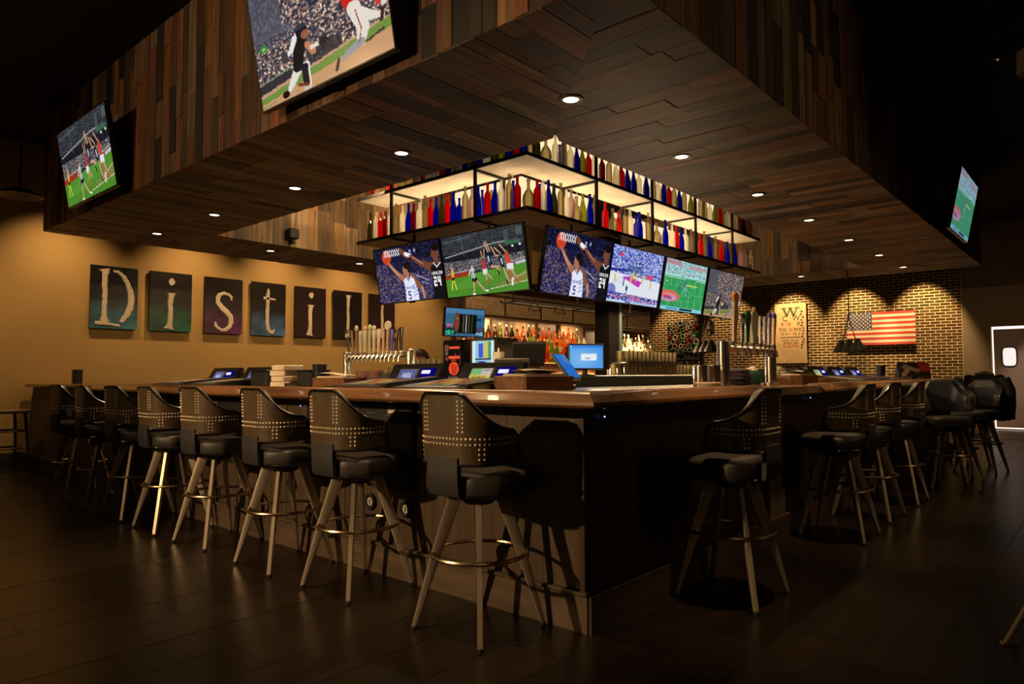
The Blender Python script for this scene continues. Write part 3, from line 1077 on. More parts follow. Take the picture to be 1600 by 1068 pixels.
face('soffit_left_face', 'X', XO, -1, YO, YF, ZS, ZC, M['plank_z'])
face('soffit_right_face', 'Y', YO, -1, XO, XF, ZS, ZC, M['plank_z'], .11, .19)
face('soffit_inner_far_face', 'Y', YFI, -1, XI, XFI, ZS, ZC, M['inner'], .14, .3)
face('soffit_inner_right_face', 'X', XFI, -1, YI, YFI, ZS, ZC, M['inner'], .12, .22)


def under(name, m, a0, a1, across, run_y):
    """underside boards, laid across the wing and mitred where two wings meet; across(a) gives the near and far end at a"""
    root = soffit_root(name)
    a = a0
    while a < a1 - .01:
        wd = min(random.uniform(.10, .19), a1 - a)
        if a1 - a - wd < .06:
            wd = a1 - a
        b0, b1 = a + .002, a + wd - .002
        s0, e0 = across(b0)
        s1, e1 = across(b1)
        lo, hi = min(s0, s1), max(e0, e1)
        cuts = [0, 1]
        if hi - lo > .7:
            cuts = [0] + sorted(random.sample([.22, .35, .5, .62, .78], random.choice((1, 1, 2)))) + [1]
        for c0, c1 in zip(cuts, cuts[1:]):
            f = lambda s, e, t: s + (e - s) * t
            g0 = .0015 if c0 > 0 else 0
            q = [(f(s0, e0, c0) + g0, b0), (f(s0, e0, c1), b0), (f(s1, e1, c1), b1), (f(s1, e1, c0) + g0, b1)]
            if c0 not in (0, 1):
                mn = lo + (hi - lo) * c0
                q[0] = (mn + g0, b0)
                q[3] = (mn + g0, b1)
            if c1 not in (0, 1):
                mx = lo + (hi - lo) * c1
                q[1] = (mx, b0)
                q[2] = (mx, b1)
            if max(q[1][0], q[2][0]) - min(q[0][0], q[3][0]) < .02:
                continue
            t = .02 + random.uniform(0, .006)
            if run_y:
                q = [(y, x) for x, y in reversed(q)]
            MB().prism(q, ZS + .02 - t, ZS + .02).build('plank', m, root, smooth=False)
        a += wd
    return root


wl, wr_ = XI - XO, YI - YO
# left wing: boards run in X, rows step along Y
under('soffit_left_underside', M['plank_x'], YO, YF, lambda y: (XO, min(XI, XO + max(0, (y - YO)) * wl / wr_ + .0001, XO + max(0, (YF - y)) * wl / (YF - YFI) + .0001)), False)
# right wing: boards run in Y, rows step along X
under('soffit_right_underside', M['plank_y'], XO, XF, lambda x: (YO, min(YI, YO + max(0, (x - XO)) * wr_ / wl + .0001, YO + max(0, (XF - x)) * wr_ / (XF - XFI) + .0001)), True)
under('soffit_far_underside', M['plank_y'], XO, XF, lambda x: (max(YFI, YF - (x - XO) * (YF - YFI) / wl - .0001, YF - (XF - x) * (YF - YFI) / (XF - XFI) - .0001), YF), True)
under('soffit_far_right_underside', M['plank_x'], YO, YF, lambda y: (max(XFI, XF - (y - YO) * (XF - XFI) / wr_ - .0001, XF - (YF - y) * (XF - XFI) / (YF - YFI) - .0001), XF), False)

# recessed downlights
DL_P = 85
ring = MB().lathe([(.052, 0), (.056, -.006), (.082, -.006), (.086, 0), (.086, .012), (.052, .012), (.052, 0)], 24, caps=False)
ring_me = ring.mesh('trim_ring', M['trimring'])
lens_me = MB().lathe([(.0, -.001), (.051, -.001), (.051, .006), (0, .006)], 20, caps=False).mesh('lens', M['lens'])
dl_proto = None


def downlight(x, y, label):
    t = thing('downlight', label, 'ceiling light', (x, y, ZS - .006), 0, 'recessed downlights in the wooden soffit')
    link('trim_ring', ring_me, t)
    link('lens', lens_me, t)
    spot('downlight_beam', (x, y, ZS - .03), (x, y, 0), DL_P, 110, .8, .05)


downlight(3.6, 2.62, 'round downlight at the mitred corner of the soffit, nearest the viewer')
for i, y in enumerate((4.29, 5.86, 7.5, 9.03)):
    downlight(3.57, y, 'round downlight in the left wing of the soffit, %s after the corner one' % ordw(i))
for i, x in enumerate((5.17, 6.78, 8.32, 9.92, 11.51, 13.09)):
    downlight(x, 2.64, 'round downlight in the right wing of the soffit, %s after the corner one' % ordw(i))
for i, x in enumerate((5.15, 6.7)):
    downlight(x, 9.08, 'round downlight in the far wing before the lettered wall, %s from its left end' % ordw(i))
downlight(13.04, 4.3, 'round downlight in the far wing near the brick wall, over the bottle shelf end')

# track heads that wash the lettered wall and the brick wall
head = MB()
head.tube([(0, 0, .02), (0, 0, -.22)], [.05, .06], 14)
head_me = head.mesh('lamp_head', M['metal'])
arm_me = MB().tube([(0, 0, 0), (0, 0, .14)], .012).mesh('mount_arm', M['metal'])


def washer(x, y, z, tgt, power, ang, label, blend=.7):
    t = thing('track_light', label, 'spot lamp', (x, y, z), 0, 'track lights above the walls')
    q = (Vector(tgt) - Vector((x, y, z))).to_track_quat('-Z', 'Y')
    link('lamp_head', head_me, t, rot=q.to_euler())
    link('mount_arm', arm_me, t, scale=(1, 1, (ZC - z) / .14))
    p = Vector((x, y, z)) + (Vector(tgt) - Vector((x, y, z))).normalized() * .25
    spot('track_beam', p, tgt, power, ang, blend, .03)


WASH_P, BRICK_P = 150, 620
for i, x in enumerate((1.2, 3.1, 4.95, 6.5, 7.9, 9.6)):
    washer(x, 10.2, 4.2, (x, WY, 1.6), WASH_P, 88, 'black track light washing the tan wall behind the letter panels, %s from the left' % ordw(i), 1.0)
for i, y in enumerate((3.22, 4.6, 6.1, 7.7, 9.4)):
    washer(16.75, y, 4.25, (WX, y, 1.95), BRICK_P if i < 3 else BRICK_P * .5, 54, 'black track light washing the brick wall, %s from its right end' % ordw(i), .55)
# ------------------------------------------------------------------ the bar
bar = thing('bar_counter', 'long L-shaped wooden bar counter with rounded rail around the bar', 'bar counter', (2.47, 1.69, 0))
bl = Vector((2.47, 1.69, 0))


def part(mb, name, m, root, base=None, **kw):
    """build a part given in world coordinates under a thing that stands at base"""
    b = Vector(base if base is not None else root.location)
    rz = root.rotation_euler.z
    c, s = math.cos(-rz), math.sin(-rz)
    mb.v = [((x - b.x) * c - (y - b.y) * s, (x - b.x) * s + (y - b.y) * c, z - b.z) for x, y, z in mb.v]
    return mb.build(name, m, root, **kw)


RAIL = [(.06, 1.045), (.01, 1.055), (0, 1.066), (.004, 1.08), (.03, 1.094), (.055, 1.108), (.075, 1.122), (.10, 1.128), (.13, 1.124), (.155, 1.112), (.165, 1.10), (.165, 1.05)]
part(MB().sweep([(2.47, 7.9), (2.47, 1.69)] + [(2.47, 1.69)] * 0 + [(4.42, 1.69)], RAIL), 'armrest_rail', M['barwood'], bar)
part(MB().sweep([(5.62, 1.69), (12.2, 1.69)], RAIL), 'armrest_rail', M['barwood_x'], bar)
part(MB().prism([(2.60, 7.9), (2.60, 1.82), (4.42, 1.82), (4.42, 1.72), (5.62, 1.72), (5.62, 1.82), (12.2, 1.82), (12.2, 2.5), (3.22, 2.5), (3.22, 7.9)], 1.055, 1.11), 'counter_top', M['barwood'], bar, smooth=False)
part(MB().prism([(2.60, 1.82), (2.62, 1.80), (2.605, 1.80)], 1.108, 1.113), 'seam', M['dark'], bar, smooth=False)

base = thing('bar_panelling', 'wood panelled bar front under the counter with raised kick boards', 'bar front', (2.70, 1.90, 0))
bb = MB()
bb.box((2.93, (1.92 + 7.45) / 2, .52), (.42, 7.45 - 1.92, 1.03))
bb.box(((3.14 + 12.1) / 2, 2.13, .52), (12.1 - 3.14, .42, 1.03))
part(bb, 'carcass', M['dark'], base, smooth=False)


def bboard(m, c, d, name='board', root=base):
    return link(name, unit(m), root, loc=Vector(c) - root.location, scale=d)


cabs_left = [(3.10, 3.66), (3.72, 4.25), (5.05, 5.55), (5.7, 6.5)]
y = 1.92
while y < 7.44:
    wd = min(.235, 7.45 - y)
    inside = [c for c in cabs_left if c[0] < y + wd / 2 < c[1]]
    if inside:
        bboard(M['front'], (2.71, y + wd / 2, .345), (.02, wd - .003, .33))
    else:
        bboard(M['front'], (2.71 + random.uniform(0, .002), y + wd / 2, .615), (.02, wd - .003, .87))
    y += wd
bboard(M['front_dark'], (2.705, 1.915, .52), (.03, .03, 1.03), 'corner_post')
for i in range(3):
    bboard(M['kick'], (2.692, 1.878 + .93 + i * 1.86, .085), (.03, 1.857, .17), 'kick_board')
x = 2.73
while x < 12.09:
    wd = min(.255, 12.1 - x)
    bboard(M['front_dark'], (x + wd / 2, 1.91 + random.uniform(0, .002), .53), (wd - .003, .02, 1.03))  # right wing's shade put into a darker wood than the left wing's
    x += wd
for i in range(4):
    bboard(M['kick_x_shaded'], (2.68 + 1.18 + i * 2.355, 1.875, .085), (2.35, .03, .17), 'kick_board')
bboard(M['front'], (5.06, 1.885, .55), (.30, .03, .98), 'lit_front_strip')  # pale raised board standing in for a patch of light on the front
tr = MB()
tr.box((2.687, 4.66, .178), (.04, 5.56, .02), ch=.005)
part(tr, 'kick_cap', M['kick'], base)

# black game cabinets let into the bar front, with a label, a lock and small lights
for i, (a, b) in enumerate(cabs_left):
    t = thing('game_cabinet', 'black metal cabinet door in the bar front, %s from the corner' % ordw(i), 'cabinet', (2.70, (a + b) / 2, .52), 0, 'black cabinets in the bar front')
    hw = (b - a) / 2
    MB().box((.002, 0, .26), (.03, 2 * hw - .06, .5), ch=.006).build('door', M['plastic_m'], t)
    MB().box((-.004, hw - .01, .26), (.034, .05, .52), ch=.004).build('wood_stile', M['front'], t)
    lk = MB().lathe([(0, 0), (.014, 0), (.014, .006), (0, .006)], 12)
    lk.v = [(-.028 - z, hw - .01 + x, .34 + y) for x, y, z in lk.v]
    lk.build('lock', M['steel'], t)
    if i == 0:
        MB().box((-.022, -.08, .475), (.002, .075, .05)).build('paper_label', M['grey'], t, smooth=False)
        MB().box((-.0235, -.08, .462), (.002, .068, .02)).build('label_stripe', M['white'], t, smooth=False)
        MB().box((-.022, -.08, .44), (.002, .11, .008)).build('label_line', M['grey'], t, smooth=False)
    if i < 2:
        lt = MB()
        for dy, dz in ((.1, .45), (.125, .45), (.15, .45)):
            lt.box((-.022, dy, dz), (.002, .006, .006))
        lt.build('indicator', M['lens_dim'], t, smooth=False)
# round white-faced locks low on the front
for i, (y, z) in enumerate(((3.52, .42), (3.18, .414), (4.42, .43))):
    t = thing('cable_grommet', 'round white disc in a black ring low on the bar front, %s from the corner' % ('nearest', 'second', 'third')[(1, 0, 2)[i]], 'lock plate', (2.70, y, z), -PI / 2, 'round plates low on the bar front')
    MB().tube([(.04 * math.cos(a), -.012, .04 * math.sin(a)) for a in [2 * PI * k / 18 for k in range(18)]], .012, 6, closed=True).build('ring', M['rubber'], t)
    MB().tube([(0, -.002, 0), (0, -.014, 0)], .026, 16).build('disc', mat('white_disc', (.55, .5, .45), .5) if 'white_disc' not in bpy.data.materials else bpy.data.materials['white_disc'], t)
    MB().box((0, -.015, 0), (.006, .003, .03)).build('slot', M['rubber'], t, smooth=False)
for i, (x, y, z, lab) in enumerate(((2.845, 1.895, .99, 'tiny blue light under the rail right of the bar corner'), (5.864, 1.895, 1.0, 'tiny blue light under the rail beyond the nearest right stool'), (2.693, 4.30, .985, 'tiny blue light under the left rail between the second and third stools'), (2.693, 7.02, .985, 'tiny blue light under the left rail near the far stools'))):
    t = thing('indicator_light', lab, 'light', (x, y, z), -PI / 2 if x < 2.8 else 0, 'small blue lights under the bar rail')
    MB().lathe([(0, 0), (.008, 0), (.008, .012), (0, .012)], 10).build('socket', M['rubber'], t)
    MB().ball((0, -.012, .006), .0045, 8, 5).build('diode', M['blue_led'], t)

# hinged counter flap and the panelled stub that carries the bar to the wall
fl2 = thing('counter_flap', 'thin dark counter flap at the far left end of the bar', 'counter', (2.75, 9.5, 1.05))
part(MB().box((3.15, 9.56, 1.085), (.8, 3.3, .045), ch=.01), 'flap_board', M['barwood'], fl2)
hg = MB()
for y in (8.0, 8.25):
    hg.box((3.0, y - .06, 1.064), (.4, .05, .012))
part(hg, 'hinge', M['steel'], fl2)
st = thing('bar_end_stub', 'dark battered end panel of the bar against the tan wall', 'bar front', (2.85, 10.1, 0))
part(MB().prism([(2.78, 0), (3.3, 0), (3.3, 1.06), (2.86, 1.06)], 8.95, 11.25, fn=lambda x, y, z: (x, z, y)), 'end_panel', wood('stub_wood', 'Z', [(.055, .036, .022)], .55, .3), st, smooth=False)
part(MB().box((2.77, 10.1, .09), (.05, 2.3, .18), ch=.008), 'kick_board', M['base_trim'], st)

# ------------------------------------------------------------------ bar stools


def shell_rows(off, zlo_add=0.0):
    """barrel back: plan curve round the seat, open at the front; returns columns of points, top height profile"""
    pts = []
    hx, hy, rr = -.235 + off * 0, .215, .14
    xo, yo = hx - off, hy + off
    r = rr + off
    fx = .035
    seq = []
    n1 = 9
    for i in range(n1):
        seq.append((fx + (xo + r - fx) * i / n1, -yo))
    for i in range(8):
        a = -PI / 2 - (PI / 2) * i / 8
        seq.append((xo + r + r * math.cos(a), -yo + r + r * math.sin(a)))
    for i in range(9):
        seq.append((xo, -yo + r + (2 * yo - 2 * r) * i / 8))
    for i in range(1, 9):
        a = PI - (PI / 2) * i / 8
        seq.append((xo + r + r * math.cos(a), yo - r + r * math.sin(a)))
    for i in range(1, n1 + 1):
        seq.append((xo + r + (fx - xo - r) * i / n1, yo))
    return seq


BACK_TOP, ARM_TOP, BACK_BOT = 1.115, .94, .797


def sstep(t):
    t = min(1, max(0, t))
    return t * t * (3 - 2 * t)


def top_z(x):
    """the edge falls from the back to the arm, then rounds down at the arm's front"""
    d = x + .235
    e = max(0, d - .004)
    z = ARM_TOP + (BACK_TOP - ARM_TOP) * math.exp(-e / .052) * (1 + e / .16)
    if d > .215:
        t = (d - .215) / .056
        z -= (1 - math.sqrt(max(0, 1 - min(1, t) ** 2))) * .10
    return z


def bot_z(x):
    d = x + .235
    return BACK_BOT + .012 * sstep((d - .1) / .25)


def make_shell():
    mb = MB()
    outer, inner = shell_rows(.0), shell_rows(-.05)
    nv = 8
    cols = []
    for (x, y), (xi, yi) in zip(outer, inner):
        zt, zb = top_z(x), bot_z(x)
        ring = []
        for k in range(nv + 1):
            t = k / nv
            flare = .012 * t
            ln = math.hypot(x, y) or 1
            ring.append((x + x / ln * flare, y + y / ln * flare, zb + (zt - zb) * t))
        ring.append(((x + xi) / 2, (y + yi) / 2, zt + .008))
        for k in range(nv, -1, -1):
            t = k / nv
            bul = .012 * math.sin(PI * t)
            ln = math.hypot(xi, yi) or 1
            ring.append((xi - xi / ln * bul, yi - yi / ln * bul, zb + (zt - zb - .004) * t))
        cols.append(ring)
    n = len(cols[0])
    V = [p for c in cols for p in c]
    F, mi = [], []
    for i in range(len(cols) - 1):
        for j in range(n):
            j2 = (j + 1) % n
            F.append((i * n + j, i * n + n + j, i * n + n + j2, i * n + j2))
            mi.append(1 if nv + 1 <= j <= 2 * nv + 1 else 0)
    F.append(tuple(range(n)))
    mi.append(0)
    F.append(tuple(reversed(range((len(cols) - 1) * n, len(cols) * n))))
    mi.append(0)
    b = MB()
    b.v, b.f, b.m = V, F, mi
    pipe = MB()
    path = []
    for (x, y) in outer:
        ln = math.hypot(x, y)
        path.append((x + x / ln * .013, y + y / ln * .013, top_z(x) + .003))
    path = [(path[0][0], path[0][1], bot_z(.03))] + path + [(path[-1][0], path[-1][1], bot_z(.03))]
    pipe.tube(path, .0085, 7)
    low = [(x + x / math.hypot(x, y) * .003, y + y / math.hypot(x, y) * .003, bot_z(x)) for x, y in outer]
    pipe.tube(low, .007, 6)
    # nailheads in double rows
    nails = MB()

    def nail(u, z, r=.0068):
        k = min(int(u), len(outer) - 2)
        f = u - k
        x = outer[k][0] * (1 - f) + outer[k + 1][0] * f
        y = outer[k][1] * (1 - f) + outer[k + 1][1] * f
        dx, dy = outer[k + 1][0] - outer[k][0], outer[k + 1][1] - outer[k][1]
        ln = math.hypot(dx, dy)
        nx, ny = dy / ln, -dx / ln
        if nx * x + ny * y < 0:
            nx, ny = -nx, -ny
        zb, zt = bot_z(x), top_z(x)
        t = max(0, min(1, (z - zb) / max(.01, zt - zb)))
        fl_ = .012 * t + .0005
        lr = math.hypot(x, y)
        px, py = x + x / lr * fl_, y + y / lr * fl_
        tx, ty = dx / ln, dy / ln
        V = []
        for a in range(6):
            c, s = math.cos(a * PI / 3) * r, math.sin(a * PI / 3) * r
            V.append((px + tx * c, py + ty * c, z + s))
        for a in range(6):
            c, s = math.cos(a * PI / 3) * r * .6, math.sin(a * PI / 3) * r * .6
            V.append((px + tx * c + nx * .0028, py + ty * c + ny * .0028, z + s))
        nails.add(V, [(a, (a + 1) % 6, 6 + (a + 1) % 6, 6 + a) for a in range(6)] + [tuple(range(6, 12))])

    L = [0]
    for a, c in zip(outer, outer[1:]):
        L.append(L[-1] + math.hypot(c[0] - a[0], c[1] - a[1]))

    def at_len(s):
        for k in range(len(L) - 1):
            if L[k + 1] >= s:
                return k + (s - L[k]) / (L[k + 1] - L[k])
        return len(L) - 1.001

    mid = L[-1] / 2
    for sgn in (-1, 1):
        for dd in (.098, .122):
            for k in range(8):
                nail(at_len(mid + sgn * dd), .946 + k * .0195)
        for dd in (.198, .222):
            for k in range(3):
                nail(at_len(mid + sgn * dd), .822 + k * .0225)
    s = -mid + .03
    while s < mid - .028:
        rise = .004 * sstep((abs(s) - .22) / .2)
        nail(at_len(mid + s), .888 + rise)
        nail(at_len(mid + s), .913 + rise)
        s += .0215
    return (b.mesh('backrest', [M['leather'], M['leather_in']], angle=50), pipe.mesh('piping', M['piping']), nails.mesh('nailhead_trim', M['nail'], smooth=False))


def seat_outline(h, ch, n=5):
    P = []
    for cx, cy, a0 in ((h - ch, -h + ch, -90), (h - ch, h - ch, 0), (-h + ch, h - ch, 90), (-h + ch, -h + ch, 180)):
        for i in range(n):
            a = R(a0 + 90 * i / (n - 1))
            P.append((cx + ch * math.cos(a), cy + ch * math.sin(a)))
    return P


SEAT = []
_h = [(.252, .10), (.243, .14), (.215, .172), (.07, .215), (-.07, .250), (-.10, .252), (-.125, .238), (-.185, .155), (-.203, .12)]
SEAT = [(x, -y) for x, y in reversed(_h)] + _h


def make_stool():
    t = thing('bar_stool', 'brown leather barrel back bar stool with nailhead trim', 'bar stool', (0, 0, 0), 0, 'barrel back bar stools along the bar')
    o = seat_outline
    rows = []
    for h, ch, z in ((.225, .075, .682), (.243, .082, .686), (.249, .085, .70), (.249, .085, .755), (.245, .083, .768), (.234, .078, .777), (.205, .07, .784), (.12, .04, .79), (.02, .006, .792)):
        k = h / .249
        rows.append([(x * k, y * k, z - .033) for x, y in SEAT])
    mb = MB().grid(rows, wrap=True)
    mb.add(rows[0], [tuple(reversed(range(len(rows[0]))))])
    mb.add(rows[-1], [tuple(range(len(rows[-1])))])
    seat = mb.build('seat', M['vinyl'], t, angle=60)
    MB().tube([(x * .985, y * .985, .652) for x, y in SEAT], .008, 6, closed=True).build('piping', M['piping'], seat)
    mb = MB()
    mb.prism(o(.18, .09), .636, .650)
    mb.lathe([(.07, .59), (.09, .61), (.12, .636)], 18)
    mb.build('swivel_plate', M['metal'], t)
    b, pp, nl = make_shell()
    bk = link('backrest', b, t)
    link('piping', pp, bk)
    link('nailhead_trim', nl, bk, 'stuff')
    br = MB()
    rows = []
    for z, xx, hw in ((.645, -.19, .10), (.652, -.222, .10), (.67, -.232, .10), (.76, -.238, .10), (.83, -.236, .098)):
        rows.append([(xx - .006, -hw, z), (xx - .014, -hw * .5, z), (xx - .014, hw * .5, z), (xx - .006, hw, z), (xx + .02, hw, z), (xx + .02, -hw, z)])
    br.grid(rows, wrap=True)
    br.add(rows[0], [tuple(range(6))]).add(rows[-1], [tuple(range(6))])
    br.build('back_strap', M['bracket'], t)
    for sx, sy in ((1, 1), (1, -1), (-1, 1), (-1, -1)):
        dx, dy = sx / math.sqrt(2), sy / math.sqrt(2)
        mb = MB()
        rows = []
        for z, r1, wd in ((.640, .140, .070), (.34, .232, .050), (.018, .318, .022)):
            ring = []
            for (rr, ww) in ((r1, -.010), (r1, .010), (r1 - wd * .12, .0125), (r1 - wd * .88, .0125), (r1 - wd, .009), (r1 - wd, -.009), (r1 - wd * .88, -.0125), (r1 - wd * .12, -.0125)):
                ring.append((dx * rr - dy * ww, dy * rr + dx * ww, z))
            rows.append(ring)
        mb.grid(rows, wrap=True)
        mb.add(rows[0], [tuple(range(8))]).add(rows[-1], [tuple(reversed(range(8)))])
        lg = mb.build('leg', M['nickel'], t)
        MB().lathe([(.0, 0), (.014, 0), (.014, .012), (.009, .026), (0, .026)], 10, (dx * .307, dy * .307, 0)).build('foot_glide', M['rubber'], lg)
    MB().tube([(.228 * math.cos(a), .228 * math.sin(a), .355) for a in [2 * PI * k / 40 for k in range(40)]], .0105, 8, closed=True).build('foot_ring', M['ring'], t)
    return t


stool = make_stool()
left_y = [2.33, 3.30, 4.06, 4.98, 5.70, 6.45, 7.18, 7.92]
used = False
for i, y in enumerate(left_y):
    lab = 'brown leather bar stool on the left side of the bar, ' + ('nearest the corner' if i == 0 else '%s from the corner' % ordw(i))
    loc = (2.425 + (0, .01, 0, .015, -.005, .01, 0, .01)[i], y, 0)
    if not used:
        stool.location = loc
        stool['label'] = lab
        used = True
    else:
        dup(stool, loc, R((0, 0, -2, 3, -2, 2, -3, 2)[i]), lab)
right = [(3.66, 1.61, 90, 'dark barrel back bar stool standing alone at the right side, nearest the corner'),
         (5.51, 1.585, 91, 'barrel back bar stool with pale lit seat, second on the right side from the corner'),
         (6.42, 1.61, 88, 'brown barrel back bar stool, third on the right side from the corner'),
         (7.36, 1.60, 90, 'dark barrel back bar stool, fourth on the right side from the corner'),
         (8.55, 1.36, 205, 'bar stool turned away from the bar showing a bluish inner back, before the jacket stool'),
         (9.35, 1.42, 200, 'bar stool turned to the viewer with its grey inner back showing, behind the bluish one'),
         (10.2, 1.28, 170, 'far bar stool at the right side with a black jacket hung on its back'),
         (11.2, 1.5, 90, 'farthest bar stool on the right side, behind the jacket stool')]
for x, y, rz, lab in right:
    dup(stool, (x, y, 0), R(rz), lab)
sc_t = thing('side_chair', 'dark side chair at the lower right edge of the photo, only one leg showing', 'chair', (4.05, .09, 0), R(-4))
cw_ = mat('brown_chair_wood', (.055, .032, .014), .45, noise=.3)
for sx in (-1, 1):
    for sy in (-1, 1):
        lg_ = MB().tube([(sx * .10, sy * .10, .44), (sx * .297, sy * .297, .01)], [.019, .012], 8).build('leg', cw_, sc_t)
        MB().box((sx * .285, sy * .285, .009), (.075, .028, .018), rz=PI / 4 * (1 if sx == sy else -1), ch=.004).build('foot_pad', cw_, lg_)
MB().lathe([(0, .435), (.19, .435), (.22, .445), (.225, .465), (.21, .48), (0, .482)], 24, caps=False).build('seat', cw_, sc_t)
MB().tube([(.13, -.16, .45), (.19, -.17, .70), (.22, -.12, .86), (.235, 0, .89), (.22, .12, .86), (.19, .17, .70), (.13, .16, .45)], .013, 8).build('back_hoop', cw_, sc_t)
for k in (-.07, 0, .07):
    MB().tube([(.17, k, .47), (.225, k * 1.2, .86)], .008, 6).build('spindle', cw_, sc_t)
# a coat over the back of the far stool
jk = thing('jacket', 'black jacket hung over the back of a far bar stool on the right', 'jacket', (10.2, 1.28, .8), R(170))
rows = []
sh = shell_rows(.022)[12:33]
for z, o_, wv in ((1.17, -.055, .0), (1.175, -.02, .004), (1.165, .004, .006), (1.12, .014, .010), (1.0, .024, .016), (.86, .034, .022), (.70, .03, .03), (.62, .022, .03)):
    row = []
    for k, (x, y) in enumerate(sh):
        ln = math.hypot(x, y)
        q = o_ + wv * math.sin(k * 1.7 + z * 9)
        row.append((x + x / ln * q, y + y / ln * q, z - .8 + .012 * math.sin(k * 1.1)))
    rows.append(row)
body = MB().grid(rows)
back = [[(x * .93, y * .93, z) for x, y, z in r] for r in rows]
body.grid([list(reversed(r)) for r in back])
body.build('coat_body', M['cloth'], jk, angle=80)
for s in (-1, 1):
    MB().tube([(-.12, s * .25, .34), (-.15, s * .29, .2), (-.17, s * .29, .02), (-.18, s * .28, -.16)], [.05, .055, .05, .04], 10).build('sleeve', M['cloth'], jk, angle=80)
MB().tube([(-.21, -.1, .38), (-.255, 0, .40), (-.21, .1, .38)], [.02, .03, .02], 8).build('collar', M['cloth'], jk, angle=80)

# backless wooden stool by the left wall
ws = thing('backless_stool', 'backless wooden bar stool standing by the tan wall at the left edge', 'stool', (2.42, 10.62, 0), R(8))
MB().box((0, 0, .765), (.40, .40, .045), ch=.012).build('seat', mat('dark_stool_wood', (.12, .065, .03), .4, noise=.3), ws)
wm = bpy.data.materials['dark_stool_wood']
for sx in (-1, 1):
    for sy in (-1, 1):
        MB().tube([(sx * .15, sy * .15, .745), (sx * .20, sy * .20, 0)], [.021, .016], 8).build('leg', wm, ws)
sr = 0
for z, f in ((.30, .18), (.52, .165)):
    for a, b in (((-1, -1), (1, -1)), ((1, -1), (1, 1)), ((1, 1), (-1, 1)), ((-1, 1), (-1, -1))):
        MB().tube([(a[0] * f, a[1] * f, z), (b[0] * f, b[1] * f, z)], .012, 8).build('stretcher', wm, ws)
# ------------------------------------------------------------------ hanging bottle rack
RX, RY, RL, RU, RD = 5.25, 4.37, 2.85, 3.40, .46        # front lines, undersides of the two shelves, depth
LY, RXE = 7.16, 11.25
rack = thing('bottle_rack', 'hanging two tier steel rack with lit shelves of coloured bottles', 'shelf', (RX, RY, RL))


def lshelf(name, z, t, m, x0=RX, y0=RY, d=RD):
    return part(MB().prism([(x0, LY), (x0, y0), (RXE, y0), (RXE, y0 + d), (x0 + d, y0 + d), (x0 + d, LY)], z, z + t), name, m, rack, smooth=False)


lshelf('lower_shelf', RL + .004, .03, M['shelf_low'])
lshelf('upper_shelf', RU + .004, .026, M['shelf_top'])
fr = MB()
for z in (RL, RU):
    fr.sweep([(RX - .012, LY), (RX - .012, RY - .012), (RXE, RY - .012)], [(0, z), (.02, z), (.02, z + .036), (0, z + .036)])
part(fr, 'edge_angle', M['metal'], rack)
cb = MB()
posts = [('L', 5.09), ('L', 6.49), ('R', 6.48), ('R', 7.74), ('R', 8.94), ('R', 10.18)]
for s, v in posts:
    for back in (0, 1):
        q = (RX + back * RD, v) if s == 'L' else (v, RY + back * RD)
        part(MB().box((q[0], q[1], (RL + ZC) / 2), (.032, .032, ZC - RL), ch=.004), 'post', M['metal'], rack)
    for z in (RL - .006, RU - .006):
        c, d = ((RX + RD / 2, v, z), (RD, .03, .03)) if s == 'L' else ((v, RY + RD / 2, z), (.03, RD, .03))
        part(MB().box(c, d), 'cross_bar', M['metal'], rack, smooth=False)
# backlit panels behind the bottles
for (a, b, z0, z1, side) in ((4.84, 5.92, RL + .06, RU - .02, 'L'), (5.72, 7.02, RL + .06, RU - .02, 'R'), (7.62, 9.6, RL + .06, RL + .46, 'R'), (4.84, 5.3, RU + .05, RU + .62, 'L'), (5.72, 10.6, RU + .05, RU + .62, 'R')):
    if side == 'L':
        part(MB().box((RX + RD + .03, (a + b) / 2, (z0 + z1) / 2), (.02, b - a, z1 - z0)), 'light_panel', M['led'], rack, smooth=False)
    else:
        part(MB().box(((a + b) / 2, RY + RD + .03, (z0 + z1) / 2), (b - a, .02, z1 - z0)), 'light_panel', M['led'], rack, smooth=False)
st_ = MB()
st_.box((RX + RD - .02, 6.4, RL + .05), (.02, 1.4, .02))
st_.box((9.0, RY + RD - .02, RL + .05), (4.2, .02, .02))
part(st_, 'light_strip', M['led_white'], rack, smooth=False)
LEDC = (1.0, .76, .46)
area('shelf_strip', (RX + RD - .03, 6.0, RL + .08), (RX + .2, 6.0, RU + .1), 13, 2.2, .04, LEDC)
area('shelf_strip', (8.4, RY + RD - .03, RL + .08), (8.4, RY + .2, RU + .1), 32, 5.2, .04, LEDC)
area('shelf_strip', (RX + RD - .03, 6.2, RU + .08), (RX + RD + 1.2, 7.6, RU + .3), 110, 2.0, .04)  # added wash that brightens the far inner face, no strip of the shelf

